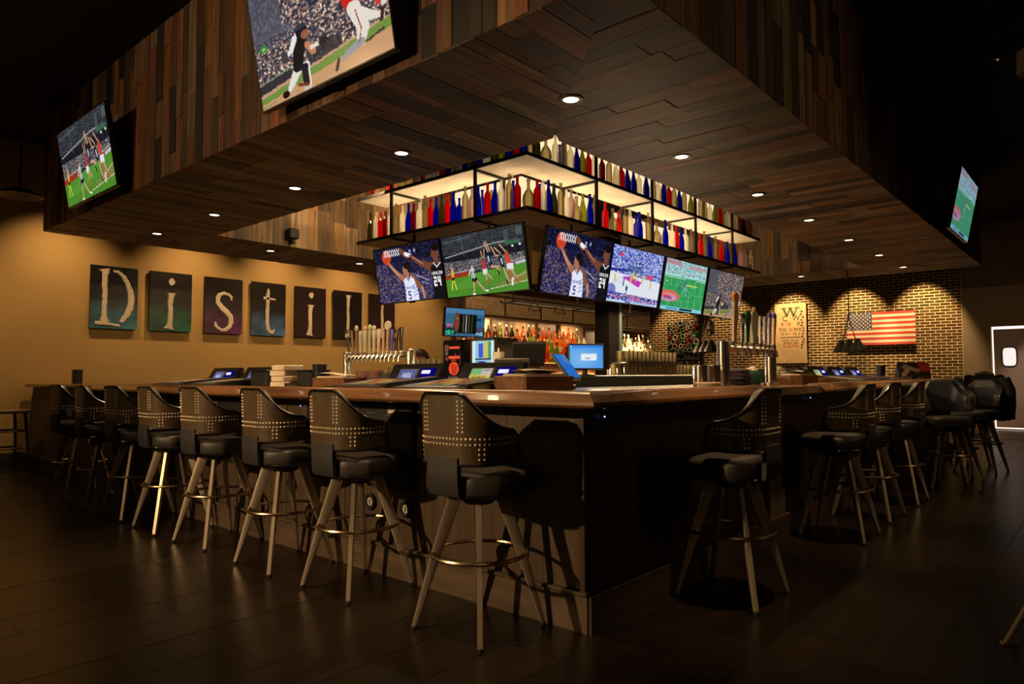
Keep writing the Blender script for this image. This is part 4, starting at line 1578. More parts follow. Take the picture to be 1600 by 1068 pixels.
# bottle shapes (lathes)
PROF = dict(
    wine=[(.0, 0), (.036, 0), (.0375, .01), (.0375, .185), (.034, .205), (.017, .232), (.0145, .245), (.0145, .285), (.0165, .287), (.0165, .30), (0, .30)],
    slope=[(.0, 0), (.038, 0), (.041, .012), (.041, .13), (.036, .165), (.022, .215), (.0145, .25), (.0145, .295), (.017, .297), (.017, .31), (0, .31)],
    tall=[(.0, 0), (.032, 0), (.034, .01), (.034, .215), (.03, .24), (.015, .262), (.0135, .275), (.0135, .315), (.017, .317), (.017, .33), (0, .33)],
    square=[(.0, 0), (.042, 0), (.046, .01), (.046, .17), (.040, .19), (.018, .205), (.015, .215), (.015, .25), (.02, .252), (.02, .272), (0, .272)],
    round=[(.0, 0), (.04, 0), (.056, .03), (.060, .075), (.054, .12), (.034, .155), (.017, .175), (.0145, .19), (.0145, .235), (.019, .237), (.019, .258), (0, .258)],
    small=[(.0, 0), (.029, 0), (.031, .01), (.031, .14), (.027, .16), (.014, .18), (.012, .19), (.012, .225), (.015, .227), (.015, .238), (0, .238)])
_bm = {}


def bottle_mesh(shape, mname):
    k = (shape, mname)
    if k not in _bm:
        n = 4 if shape == 'square' else 12
        b = MB()
        if shape == 'square':
            rows = []
            for r, z in PROF['square']:
                r = max(r, 1e-4)
                rows.append([(x, y, z) for x, y in seat_outline(r, r * (.35 if z < .19 else .98), 4)])
            b.grid(rows, wrap=True)
        else:
            b.lathe([(max(r, 1e-4), z) for r, z in PROF[shape]], n, caps=False)
        _bm[k] = b.mesh('bottle_' + shape, M[mname], angle=50)
    return _bm[k]


KIND = {'o': ('slope', 'glass_o', 'olive glass'), 'w': ('wine', 'glass_f', 'frosted white glass'), 'W': ('tall', 'glass_f', 'tall white glass'), 'r': ('wine', 'glass_r', 'red glass'), 'R': ('tall', 'glass_r', 'tall red glass'),
        'm': ('wine', 'glass_m', 'dark red glass'), 'c': ('tall', 'glass_c', 'clear glass'), 'C': ('wine', 'glass_c', 'shorter clear glass'), 'b': ('slope', 'glass_b', 'cobalt blue glass'), 'B': ('tall', 'glass_b', 'tall blue glass'), 's': ('small', 'glass_b', 'small blue glass'),
        'p': ('wine', 'glass_p', 'pinkish clear glass'), 'q': ('round', 'glass_c', 'rounded clear glass'), 'y': ('slope', 'glass_y', 'yellow green glass'), 'O': ('wine', 'glass_o', 'shorter olive glass')}
LINES = dict(
    LL="7.05o 6.93w 6.83r 6.75m 6.65w 6.55c 6.42w 6.31b 6.22m 6.12w 6.02c 5.92r 5.82b 5.73o 5.84W 5.62r 5.53b 5.45s 5.36c 5.25p 5.16b 5.28B 5.02r 5.14C 4.91b 4.82w 4.71c 4.82B 4.60r 4.45q",
    LR="5.56r 5.84B 5.66w 5.75b 5.84o 6.10B 5.97c 6.07w 6.16p 6.26q 6.37y 6.52b 6.62c 6.84r 7.00q 7.43R 7.28c 7.40w 7.86B 7.62b 7.84c 8.06q 8.29b 8.70W 8.48w 8.60r 8.74b 8.87w 9.04c 9.34r 9.46c 9.62b 9.84c 10.02r 10.25b 10.72C 10.53b 10.75p 10.92p 11.05q 11.17w",
    UL="7.08c 6.99r 6.90w 6.80c 6.66r 6.44o 6.32w 6.19c 6.06r 5.96w 5.84w 5.71r 5.62b 5.52c 5.35b 5.24o 5.14b 5.03w 4.92o 4.81y 4.71b 4.60r 4.51b 4.42c",
    UR="5.55o 5.71q 5.88w 6.21B 6.03c 6.15w 6.27b 6.38y 6.50r 6.61w 6.78m 6.93c 7.36W 7.09w 7.21r 7.34b 7.49b 7.62w 7.80b 8.16W 7.98c 8.11w 8.25b 8.40r 8.55c 8.70b 8.85c 9.05y 9.17w 9.36c 9.49c 9.66w 9.84y 10.01r 10.28w 10.68B 10.42w 10.56w 10.76r 10.90b 11.05c 11.18p")
NM = dict(LL=('lower', 'left'), LR=('lower', 'right'), UL=('upper', 'left'), UR=('upper', 'right'))
for key, s in LINES.items():
    ents = [(float(t[:-1]), t[-1]) for t in s.split()]
    ents.sort()
    for back in (False, True):
        prev = -9
        for q, (v, k) in enumerate(ents):
            if k.isupper() == back:
                v = max(v, prev + .092)
                ents[q] = (v, k)
                prev = v + (.03 if k == 'q' else 0)
    ents.sort()
    cnt = {}
    for v, k in ents:
        shape, mn, desc = KIND[k]
        i = cnt.get(desc, 0)
        cnt[desc] = i + 1
        lev, wing = NM[key]
        lab = '%s bottle on the %s shelf, %s wing, %s such from the rack corner' % (desc, lev, wing, ordw(i))
        z = (RL + .0345) if lev == 'lower' else (RU + .0305)
        dep = .12 if not k.isupper() else .31
        p = (RX + dep, v, z) if wing == 'left' else (v, RY + dep, z)
        o = link('glass_bottle', bottle_mesh(shape, mn), None, loc=p, rot=(0, 0, random.uniform(0, 6)), scale=(1.07, 1.07, random.uniform(1.16, 1.26)))
        tag(o, lab, 'bottle', 'coloured bottles on the hanging rack')

# ------------------------------------------------------------------ televisions


def tv(loc, rz, wd, tilt, pic, label, mount=.25, bez=.014, mm=None, down=None, up=None):
    h = wd * 9 / 16
    t = thing('television', label, 'television', loc, rz, None, R(tilt))
    sm = pic_mesh('screen', pic, wd, h, mm or SCR)
    s = link('screen', sm, t)
    s.location = (0, -.026, 0)
    b = MB()
    b.box((0, .0, h / 2), (wd + 2 * bez, .044, h + 2 * bez), ch=.006)
    b.box((0, .04, h * .5), (wd * .75, .05, h * .7), ch=.012)
    b.build('back_shell', M['plastic'], t)
    f = MB()
    f.box((0, -.022, -bez / 2), (wd + 2 * bez, .014, bez), ch=.003)
    f.box((0, -.022, h + bez / 2), (wd + 2 * bez, .014, bez), ch=.003)
    f.box((-wd / 2 - bez / 2, -.022, h / 2), (bez, .014, h), ch=.003)
    f.box((wd / 2 + bez / 2, -.022, h / 2), (bez, .014, h), ch=.003)
    f.box((0, -.02, -bez - .006), (.09, .02, .014), ch=.003)
    f.build('bezel', M['plastic'], t)
    a = MB()
    a.box((0, .075, h * .5), (.3, .03, .3), ch=.004)
    if up:
        c, sn = math.cos(R(tilt)), math.sin(R(tilt))
        top = Vector((0, .07, h * .5))
        a.tube([top, top + Vector((0, up * sn, up * c))], .018, 8)
    else:
        a.box((0, .075 + mount / 2, h * .45), (.1, mount, .08), ch=.004)
    a.build('wall_mount', M['metal'], t)
    return t


tv((2.48, 3.73, 3.06), -PI / 2, 1.43, 10, pic_baseball(), 'large television on the left soffit face showing a baseball catcher and a player in red', .05)
tv((2.48, 7.86, 3.05), -PI / 2, 1.38, 9.6, pic_footy(), 'television at the far end of the left soffit face showing players leaping on grass', .05)
pg = pic_gridiron()
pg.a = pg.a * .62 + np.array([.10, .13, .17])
tv((10.72, 1.52, 3.03), 0, 1.34, 11.3, pg, 'television at the far end of the right soffit face, seen edge on', .05)
tv((5.30, 6.14, 2.075), -PI / 2, 1.14, 11, pic_dunk(), 'television under the left shelf showing two basketball players, beyond the football screen', up=.44)
tv((5.30, 4.95, 2.06), -PI / 2, 1.16, 10, pic_footy(), 'television under the left shelf showing footballers on a green field, by the corner', up=.44)
tv((6.07, 4.42, 2.055), 0, 1.18, 10.5, pic_dunk(), 'television under the right shelf showing two basketball players, by the corner', up=.44)
tv((7.27, 4.42, 2.06), 0, 1.16, 11, pic_court(), 'television under the right shelf showing a bright basketball court', up=.44)
tv((8.52, 4.42, 2.055), 0, 1.17, 10.5, pic_gridiron(), 'television under the right shelf showing a green gridiron field', up=.44)
tv((9.77, 4.42, 2.05), 0, 1.18, 11, pic_baseball_far(), 'television under the right shelf showing a baseball game, farthest from the corner', up=.44)

# ------------------------------------------------------------------ painted letter panels on the tan wall
LET = dict(
    D=([[(.29, .05, .26), (.30, .085, .19), (.30, .14, .125), (.29, .3, .115), (.30, .5, .11), (.29, .7, .10), (.29, .8, .11), (.29, .86, .16), (.30, .90, .22)], [(.10, .915, .085), (.3, .92, .075), (.45, .93, .06), (.62, .95, .06)],
        [(.46, .075, .05), (.56, .085, .08), (.67, .14, .10), (.76, .24, .11), (.83, .37, .13), (.86, .52, .145), (.83, .66, .145), (.77, .77, .13), (.69, .85, .11), (.64, .89, .08)]], None),
    i=([[(.50, .35, .23), (.50, .375, .17), (.49, .42, .13), (.48, .55, .12), (.49, .7, .12), (.48, .85, .125), (.47, .92, .16), (.46, .96, .23)]], (.5, .16)),
    s=([[(.70, .40, .03), (.69, .33, .085), (.60, .285, .075), (.48, .275, .09), (.38, .31, .11), (.33, .38, .12), (.35, .46, .13), (.45, .54, .14), (.58, .61, .15), (.68, .69, .14), (.70, .78, .13), (.66, .87, .115), (.56, .93, .095), (.44, .94, .08), (.34, .90, .08), (.29, .86, .09), (.28, .79, .025)]], None),
    t=([[(.47, .11, .05), (.47, .17, .085), (.46, .25, .12), (.46, .4, .10), (.45, .55, .105), (.45, .75, .105), (.47, .87, .11), (.53, .93, .10), (.61, .94, .08), (.67, .88, .03)], [(.33, .30, .09), (.45, .30, .075), (.60, .305, .06), (.68, .31, .05)]], None),
    l=([[(.50, .08, .22), (.50, .11, .16), (.50, .17, .11), (.49, .4, .095), (.50, .6, .10), (.49, .8, .10), (.49, .91, .13), (.48, .95, .22)]], None))


def canvas_mat(name, low_tint, base):
    k = NT(name)
    p = k.new('BsdfPrincipled')
    p.inputs['Roughness'].default_value = .42
    tc = k.new('TexCoord')
    sp = k.new('SeparateXYZ')
    k.l(tc.outputs['Generated'], sp.inputs[0])
    nz = k.new('TexNoise')
    nz.inputs['Scale'].default_value = 4
    nz.inputs['Detail'].default_value = 5
    k.l(tc.outputs['Object'], nz.inputs['Vector'])
    mr = k.new('MapRange')
    mr.inputs['From Min'].default_value = .48
    mr.inputs['From Max'].default_value = 0
    k.l(sp.outputs['Z'], mr.inputs['Value'])
    mu = k.new('Math', operation='MULTIPLY')
    k.l(mr.outputs[0], mu.inputs[0])
    m2 = k.new('MapRange')
    m2.inputs['From Min'].default_value = .3
    m2.inputs['From Max'].default_value = .65
    m2.inputs['To Max'].default_value = 1.2
    k.l(nz.outputs['Fac'], m2.inputs['Value'])
    k.l(m2.outputs[0], mu.inputs[1])
    mx = k.new('Mix', data_type='RGBA')
    mx.inputs[6].default_value = col4(base)
    mx.inputs[7].default_value = col4(low_tint)  # painted colour that fades in towards the lower edge
    k.l(mu.outputs[0], mx.inputs[0])
    k.l(mx.outputs[2], p.inputs['Base Color'])
    k.l(p.outputs[0], k.out.inputs[0])
    return k.m


PW, PH = .65, .93
panels = [('D', 3.52, (.03, .22, .30), (.016, .011, .010), 'blue-tinted dark wall panel painted with a large cream capital D'),
          ('i', 4.34, (.01, .17, .08), (.020, .010, .006), 'dark wall panel with green lower half and a dotted cream letter i'),
          ('s', 5.20, (.16, .03, .13), (.022, .010, .008), 'dark wall panel with purple lower edge and a cream letter s'),
          ('t', 6.02, (.10, .22, .45), (.022, .014, .008), 'dark wall panel with blue lower corner and a cream letter t'),
          ('i', 6.86, (.04, .014, .010), (.030, .008, .006), 'dark maroon wall panel with a dotted cream letter i'),
          ('l', 7.69, (.012, .012, .010), (.016, .008, .006), 'nearly black wall panel with a thin cream letter l'),
          ('l', 8.52, (.045, .016, .010), (.032, .010, .008), 'dark reddish wall panel with a cream letter l, last in the row')]
for k, (ch, x0, low_tint, bcol, lab) in enumerate(panels):
    t = thing('letter_panel', lab, 'wall panel', (x0 + PW / 2, WY - .04, 1.91), 0, 'painted letter panels on the tan wall')
    MB().box((0, -.008, PH / 2), (PW, .044, PH), ch=.004).build('canvas', canvas_mat('canvas_%d' % k, low_tint, tuple(v * .55 for v in bcol)), t)
    MB().box((0, .025, PH / 2), (PW * .8, .022, PH * .8)).build('hanging_cleat', M['dark'], t)
    strokes, dot = LET[ch]
    mb = MB()
    for si, stl in enumerate(strokes):
        pts = []
        for (a, b) in zip(stl, stl[1:]):
            for q in range(5):
                f = q / 5
                pts.append([a[i] + (b[i] - a[i]) * f for i in range(3)])
        pts.append(list(stl[-1]))
        rows = []
        for i, (u, v, wd_) in enumerate(pts):
            a, b = pts[max(0, i - 1)], pts[min(len(pts) - 1, i + 1)]
            dx, dz = (b[0] - a[0]) * PW, -(b[1] - a[1]) * PH
            ln = math.hypot(dx, dz) or 1
            nx, nz = -dz / ln, dx / ln
            l_, r_ = wd_ * PW / 2 * random.uniform(.86, 1.12), wd_ * PW / 2 * random.uniform(.86, 1.12)
            cx, cz = (u - .5) * PW, (1 - v) * PH
            rows.append([(cx + nx * l_, -.03, cz + nz * l_), (cx + nx * l_ * .7, -.042, cz + nz * l_ * .7), (cx - nx * r_ * .7, -.042, cz - nz * r_ * .7), (cx - nx * r_, -.03, cz - nz * r_)])
        mb.grid(rows)
        mb.add(rows[0], [(0, 1, 2, 3)]).add(rows[-1], [(3, 2, 1, 0)])
    if dot:
        poly = [(.075 * PW * math.cos(a) * random.uniform(.85, 1.1), .062 * PH * math.sin(a) * random.uniform(.85, 1.1)) for a in [2 * PI * i / 14 for i in range(14)]]
        mb.prism(poly, .03, .044, fn=lambda x, y, z: ((dot[0] - .5) * PW + x, -z, (1 - dot[1]) * PH + y))
    mb.build('letter', M['letter'], t, angle=25)

# ------------------------------------------------------------------ things on the brick wall: flag, eye chart, bottle-end panel, star, sconce
fy0, fy1, fz0, fz1 = 3.38, 4.83, 1.87, 2.64
fl_ = thing('flag_panel', 'wooden American flag with white stars on blue, hung on the brick wall', 'flag', (WX - .075, (fy0 + fy1) / 2, fz0))
sh_ = (fz1 - fz0) / 13
for i in range(13):
    a = fy1 - fy0
    w0 = a if i < 6 else a * .62
    c = (-.012 + random.uniform(-.002, .002), (-(a - w0) / 2), (i + .5) * sh_)
    link('stripe', unit(M['red'] if i % 2 == 0 else M['stripe']), fl_, loc=c, scale=(.026, w0, sh_ - .002))
ct = MB().box((-.014, (fy1 - fy0) / 2 - (fy1 - fy0) * .19, (fz1 - fz0) - 3.5 * sh_), (.03, (fy1 - fy0) * .38, 7 * sh_ - .002)).build('canton', M['navy'], fl_, smooth=False)
MB().box((.02, 0, (fz1 - fz0) / 2), (.036, fy1 - fy0 - .1, fz1 - fz0 - .1)).build('batten', M['dark'], fl_, smooth=False)
star = [((.5 if i % 2 == 0 else .21) * math.cos(PI / 2 + i * PI / 5), (.5 if i % 2 == 0 else .21) * math.sin(PI / 2 + i * PI / 5)) for i in range(10)]
star_me = MB().prism([(x * .046, y * .046) for x, y in star], 0, .004, fn=lambda x, y, z: (-z, -x, y)).mesh('star', M['stripe'], smooth=False)
cw, chh = (fy1 - fy0) * .38, 7 * sh_
for r in range(9):
    n = 6 if r % 2 == 0 else 5
    for i in range(n):
        yy = (fy1 - fy0) / 2 - cw * ((i + (.5 if n == 6 else 1)) / 6)
        zz = (fz1 - fz0) - chh * (r + .6) / 9.2
        link('star', star_me, ct, loc=(-.0285, yy, zz))

ey = thing('eye_chart', 'weathered cream sign painted with a large W over smaller letters like an eye chart', 'sign', (WX - .05, 6.17, 1.47))
EW, EH = .78, 1.52
MB().box((0, 0, EH / 2), (.05, EW, EH), ch=.004).build('board', mat('worn_yellow_board', (.46, .31, .14), .7, noise=.4, nscale=5), ey)
MB().box((.032, 0, EH / 2), (.03, EW * .8, EH * .8)).build('hanging_cleat', M['dark'], ey)
TXT = MB


def text_mesh(name, body, size, m):
    cu = bpy.data.curves.new(name, 'FONT')
    cu.body = body
    cu.size = size
    cu.align_x = 'CENTER'
    cu.extrude = .002
    cu.resolution_u = 2
    o = bpy.data.objects.new(name, cu)
    C.objects.link(o)
    dg = bpy.context.evaluated_depsgraph_get()
    me = bpy.data.meshes.new_from_object(o.evaluated_get(dg))
    bpy.data.objects.remove(o)
    me.materials.clear()
    me.materials.append(m)
    me.name = name
    return me


inkg = mat('dark_green_ink', (.05, .055, .02), .7)
ink = mat('dark_ink', (.04, .025, .02), .7)
inkr = mat('red_ink', (.45, .06, .02), .7)
for body, size, y, z, m in (('C', .20, .14, 1.07, ink), ('W', .18, -.14, 1.08, ink), ('F', .13, .2, .94, ink), ('P', .14, -.2, .94, ink), ('T', .12, .26, .81, ink), ('O', .12, .16, .81, ink), ('X', .12, .0, .81, inkr), ('M', .12, -.13, .81, ink), ('K', .12, -.24, .81, ink),
                            ('D', .08, .2, .72, ink), ('W', .08, .1, .72, ink), ('I', .08, 0, .72, ink), ('N', .1, -.1, .71, ink), ('A', .08, -.22, .72, ink)):
    link('letter', text_mesh('letter', body, size, m), ey, loc=(-.027, y, z), rot=(PI / 2, 0, -PI / 2))
# the big serif W
wm_ = MB()
for a, b, wd_ in (((-.17, .2), (-.085, -.0), .055), ((-.085, .0), (.0, .2), .03), ((.0, .2), (.085, .0), .055), ((.085, .0), (.17, .2), .03)):
    wm_.prism([(a[0] - wd_ / 2, a[1]), (a[0] + wd_ / 2, a[1]), (b[0] + wd_ / 2, b[1]), (b[0] - wd_ / 2, b[1])], 0, .005, fn=lambda x, y, z: (-.026 - z, -x, 1.20 + y))
for sx in (-.17, 0, .17):
    wm_.prism([(sx - .06, .19), (sx + .06, .19), (sx + .06, .212), (sx - .06, .212)], 0, .005, fn=lambda x, y, z: (-.026 - z, -x, 1.20 + y))
wm_.build('letter', inkg, ey, smooth=False)
ru = MB()
ru.box((-.027, .01, .66), (.004, .50, .014))
ru.build('rule', ink, ey, smooth=False)
MB().box((-.027, -.01, .43), (.004, .40, .012)).build('rule', inkr, ey, smooth=False)
MB().prism([(x * .09, y * .09) for x, y in star], 0, .004, fn=lambda x, y, z: (-.026 - z, .03 - x, 1.0 + y)).build('star', inkr, ey, smooth=False)
sc_ = MB()
for r, (z, n) in enumerate(((.58, 9), (.52, 11), (.48, 8))):
    for i in range(n):
        if random.random() < .8:
            sc_.box((-.027, .2 - i * .4 / n, z), (.003, .022, .03 if r == 0 else .022))
for i in range(14):
    sc_.box((-.027, -.29 + random.uniform(-.03, .03), 1.3 - i * .07), (.003, .03 + random.uniform(0, .03), .04))
sc_.build('small_lettering', ink, ey, smooth=False, kind='stuff')

bp_ = thing('bottle_end_panel', 'dark framed panel of cut glass bottle ends on the brick wall', 'wall art', (WX - .06, 9.13, 1.62))
MB().box((0, 0, .53), (.08, .98, 1.10), ch=.006).build('backing', M['plastic_m'], bp_)
MB().box((.045, 0, .53), (.02, .8, .9)).build('hanging_cleat', M['dark'], bp_)
cols_ = [mat('bottle_end_' + n, c, .3) for n, c in (('cream', (.55, .48, .33)), ('green', (.06, .22, .07)), ('red', (.40, .06, .04)), ('olive', (.30, .30, .14)), ('amber', (.42, .22, .10)), ('grey', (.22, .23, .22)))]
_re = {}
placed = []
tries = 0
while len(placed) < 58 and tries < 6000:
    tries += 1
    r = random.choice((.05, .058, .066, .075))
    y, z = random.uniform(-.42, .42), random.uniform(.20, 1.02)
    if all(math.hypot(y - a, z - b) > (r + c) * .92 for a, b, c in placed):
        placed.append((y, z, r))
        m = random.choice(cols_)
        if (m.name, r) not in _re:
            _re[m.name, r] = MB().lathe([(r, 0), (r, .05), (r * .80, .052), (r * .76, .0)], 14, caps=False).mesh('bottle_end', m)
        link('bottle_end', _re[m.name, r], bp_, loc=(-.04, y, z), rot=(0, -PI / 2, 0))

sr_ = thing('metal_star', 'folded metal star ornament on the brick wall behind the right tap tower', 'wall ornament', (WX - .03, 6.98, 2.2))
V = [(-.09, 0, 0)] + [(0, x * .62, y * .62) for x, y in star]
MB().add(V, [(0, 1 + i, 1 + (i + 1) % 10) for i in range(10)] + [tuple(range(1, 11))]).build('star_body', mat('old_star_metal', (.20, .16, .10), .4, .7), sr_, smooth=False)
sn = thing('wall_sconce', 'black wall lamp with a curved arm on the brick wall between panel and taps', 'wall lamp', (WX - .03, 8.3, 2.5))
MB().box((0, 0, 0), (.04, .12, .30), ch=.01).build('back_plate', M['metal'], sn)
MB().tube([(-.02, 0, .1), (-.14, 0, .2), (-.26, 0, .16), (-.28, 0, .05)], .014, 8).build('arm', M['metal'], sn)
MB().lathe([(.03, 0), (.05, -.02), (.14, -.14), (.132, -.14), (.045, -.03), (.0, -.01)], 16, (-.28, 0, .06), caps=False).build('lamp_shade', M['metal'], sn)

# pendant lamps hung low beyond the bar


def pendant(loc, label, n=3):
    t = thing('pendant_lamp', label, 'pendant lamp', loc, R(55), 'black cone pendant clusters')
    MB().tube([(0, 0, ZC - loc[2]), (0, 0, .62)], .01).build('cord', M['metal'], t)
    b = MB()
    b.tube([(-.02, 0, .66), (0, 0, .60), (-.15, 0, .22)], .008)
    b.tube([(0, 0, .60), (.15, 0, .22)], .008)
    b.tube([(-.22, 0, .20), (.22, 0, .20)], .012)
    b.build('hanger', M['metal'], t)
    for i in range(n):
        x = (i - (n - 1) / 2) * .20
        s = MB().lathe([(.025, .22), (.045, .21), (.05, .18), (.128, .03), (.132, 0), (.127, 0), (.045, .17), (.0, .18)], 18, (x, 0, 0), caps=False).build('lamp_shade', M['metal'], t)
        MB().ball((x, 0, .06), .028, 10, 6).build('bulb', emis('pendant_bulb', (1.0, .8, .5), 3.0) if 'pendant_bulb' not in bpy.data.materials else bpy.data.materials['pendant_bulb'], t)


pendant((12.9, 3.47, 1.58), 'cluster of black cone pendant lamps hanging in front of the flag')
pendant((12.2, 5.80, 1.62), 'cluster of black cone pendant lamps partly behind the right tap tower')
# ------------------------------------------------------------------ the service island inside the bar
isl = thing('service_island', 'dark steel fronted service counter along the left wing behind the bar', 'counter', (4.1, 3.2, 0))
part(MB().box((4.46, 5.95, .525), (.68, 4.1, 1.05)), 'cabinet', M['metal'], isl, smooth=False)
part(MB().box((4.46, 5.95, 1.065), (.72, 4.14, .03), ch=.006), 'counter_top', M['steel'], isl)
for i in range(4):
    part(MB().box((4.112, 4.45 + i * .98, .55), (.014, .92, .8), ch=.004), 'door', M['metal'], isl)
    part(MB().tube([(4.09, 4.1 + i * .98, .8), (4.09, 4.1 + i * .98, .95)], .008), 'handle', M['steel'], isl)
is2 = thing('service_island', 'dark steel fronted service counter along the right wing behind the bar', 'counter', (4.1, 3.2, 0))
part(MB().box((8.01, 3.56, .525), (7.78, .68, 1.05)), 'cabinet', M['metal'], is2, smooth=False)
part(MB().box((8.01, 3.56, 1.065), (7.82, .72, .03), ch=.006), 'counter_top', M['steel'], is2)
for i in range(7):
    part(MB().box((4.75 + i * 1.08, 3.212, .55), (1.0, .014, .8), ch=.004), 'door', M['metal'], is2)
il = thing('back_ledge', 'raised black ledge behind the left service counter', 'ledge', (4.84, 4.47, 0))
part(MB().box((5.22, 6.24, .585), (.76, 3.52, 1.17)), 'body', M['plastic_m'], il, smooth=False)
part(MB().box((5.22, 6.24, 1.18), (.78, 3.54, .02)), 'ledge_top', M['steel'], il, smooth=False)
ir = thing('back_ledge', 'raised black ledge behind the right service counter', 'ledge', (4.84, 3.94, 0))
part(MB().box((8.37, 4.18, .585), (7.06, .48, 1.17)), 'body', M['plastic_m'], ir, smooth=False)
part(MB().box((8.37, 4.18, 1.18), (7.08, .50, .02)), 'ledge_top', M['steel'], ir, smooth=False)

cl = thing('steel_post', 'dark post with a teal grey edge holding the hanging rack', 'post', (7.05, 4.62, 0))
MB().box((0, 0, 1.43), (.22, .20, 2.86), ch=.004).build('shaft', mat('dark_brown_post', (.006, .004, .003), .9, spec=.15), cl)
MB().box((.14, .0, 1.43), (.06, .22, 2.86), ch=.004).build('edge_strip', M['tealpost'], cl)
MB().box((.03, 0, .03), (.36, .28, .06), ch=.01).build('base_plate', M['metal'], cl)
MB().tube([(-.13, -.09, .9), (-.13, -.09, 1.26)], .012).build('conduit', M['cream'], cl)

# ------------------------------------------------------------------ back bar: panels, header, stepped display of spirits
bk = thing('back_bar', 'wooden back bar with lit panels between dark frames and a heavy header', 'back bar', (7.5, 7.0, 0))
part(MB().box((10.1, 7.3, .58), (5.2, .62, 1.16)), 'cabinet', M['front_dark'], bk, smooth=False)
part(MB().box((10.1, 7.28, 1.175), (5.3, .68, .03), ch=.006), 'ledge_top', M['barwood_x'], bk)
for i in range(3):
    part(MB().box((9.05, 7.12 + i * .14, 1.29 + i * .13), (2.9, .14, .20)), 'display_step', M['front_dark'], bk, smooth=False)
    part(MB().box((9.05, 7.12 + i * .14, 1.395 + i * .13), (2.88, .135, .012)), 'lit_step_top', M['led_amber'], bk, smooth=False)
    part(MB().box((11.95, 7.12 + i * .14, 1.29 + i * .13), (1.7, .14, .20)), 'display_step', M['front_dark'], bk, smooth=False)
    part(MB().box((11.95, 7.12 + i * .14, 1.395 + i * .13), (1.68, .135, .012)), 'lit_step_top', M['led_white'], bk, smooth=False)
for x, wd in ((7.45, .14), (8.3, .22), (9.62, .5), (10.95, .3)):
    part(MB().box((x, 7.62, 1.65), (wd, .12, .95)), 'frame_post', M['front_dark'], bk, smooth=False)
part(MB().box((7.88, 7.64, 1.66), (.8, .04, .9)), 'pale_panel', M['board_cream'], bk, smooth=False)
part(MB().box((10.5, 7.64, 1.66), (.75, .04, .9)), 'pale_panel', mat('dim_tan_board', (.42, .30, .18), .8), bk, smooth=False)
x = 8.41
while x < 9.36:
    wd = random.uniform(.09, .16)
    link('board', unit(M['inner']), bk, loc=Vector((x + wd / 2, 7.64, 1.66)) - bk.location, scale=(wd - .004, .035, .9))
    x += wd
part(MB().box((10.1, 7.5, 2.28), (5.5, .30, .36)), 'header', M['front_dark'], bk, smooth=False)
for i in range(6):
    part(MB().box((7.8 + i * .92, 7.34, 2.28), (.86, .02, .28), ch=.004), 'header_panel', M['shelf_low'], bk)
part(MB().box((10.1, 7.38, 2.48), (5.5, .1, .05), ch=.01), 'header_moulding', M['front'], bk)
area('backbar_strip', (9.0, 7.40, 2.08), (9.0, 7.62, 1.4), 26, 3.0, .03)
area('backbar_strip', (7.88, 7.40, 2.08), (7.88, 7.64, 1.7), 7, .7, .03)
area('backbar_strip', (11.95, 7.42, 2.08), (11.95, 7.2, 1.4), 70, 1.5, .03)
area('under_rack_fill', (8.0, 4.3, 2.0), (8.0, 4.15, 1.2), 42, 3.6, .06)  # fill added above the right ledge to brighten its glasses
area('glass_back_fill', (7.6, 4.41, 1.225), (7.6, 3.9, 1.30), 30, 2.6, .05)  # added behind the glasses so that they glow, no fixture there
area('under_rack_fill', (5.35, 6.3, 2.0), (5.2, 6.3, 1.2), 10, 1.8, .06)  # matching fill added over the glasses on the left ledge
area('island_strip', (4.5, 4.4, 2.75), (4.4, 4.3, 1.1), 14, 1.2, .3)
area('display_glow', (9.05, 7.03, 1.21), (9.05, 7.35, 1.7), 14, 2.6, .03, (1.0, .45, .12))

# the hanging stemware rail and frames under the televisions
sr2 = thing('stemware_rail', 'steel rail with wire frames hanging under the screens', 'rail', (6.4, 4.9, 2.05))
b = MB()
b.tube([(6.0, 5.4, 2.06), (8.8, 5.4, 2.06)], .016)
b.tube([(6.0, 5.2, 2.06), (8.8, 5.2, 2.06)], .012)
for x in (6.1, 7.4, 8.7):
    b.tube([(x, 5.3, 2.06), (x, 5.3, ZC)], .012)
    b.tube([(x, 5.15, 2.06), (x, 5.45, 2.06)], .012)
part(b, 'rail', M['steel'], sr2)
for i, x in enumerate((6.5, 7.0, 7.9, 8.4)):
    part(MB().tube([(x - .12, 5.3, 1.98), (x, 5.3, 2.12), (x + .12, 5.3, 1.98)], .008, 6, closed=True), 'wire_frame', M['metal'], sr2)

# small televisions behind the bar
t = tv((6.72, 6.75, 1.74), R(-8), .66, 6, pic_menu(), 'small television above the fridges showing a blue menu board', up=2.52, mm=SCR)
t = tv((11.95, 7.9, 1.72), R(-6), .62, 4, pic_talk(), 'small purple television behind the white bottles', up=2.56, mm=SCR)

# spirits on the steps
CAPS = ['metal', 'cork', 'label', 'red']
_sb = {}


def spirit(shape, gm, lm, cm):
    k = (shape, gm, lm, cm)
    if k not in _sb:
        pr = PROF[shape]
        b = MB().lathe([(max(r, 1e-4), z) for r, z in pr], 12, caps=False, mi=0)
        rb = max(r for r, z in pr)
        top = pr[-1][1]
        zs = top * .18
        b.lathe([(rb + .0008, zs), (rb + .0008, zs + top * .26)], 12, caps=False, mi=1)
        b.lathe([(.0165, top - .03), (.0175, top), (0, top + .001)], 10, caps=False, mi=2)
        _sb[k] = b.mesh('bottle_' + shape, [M[gm], M[lm], M[cm]], angle=50)
    return _sb[k]


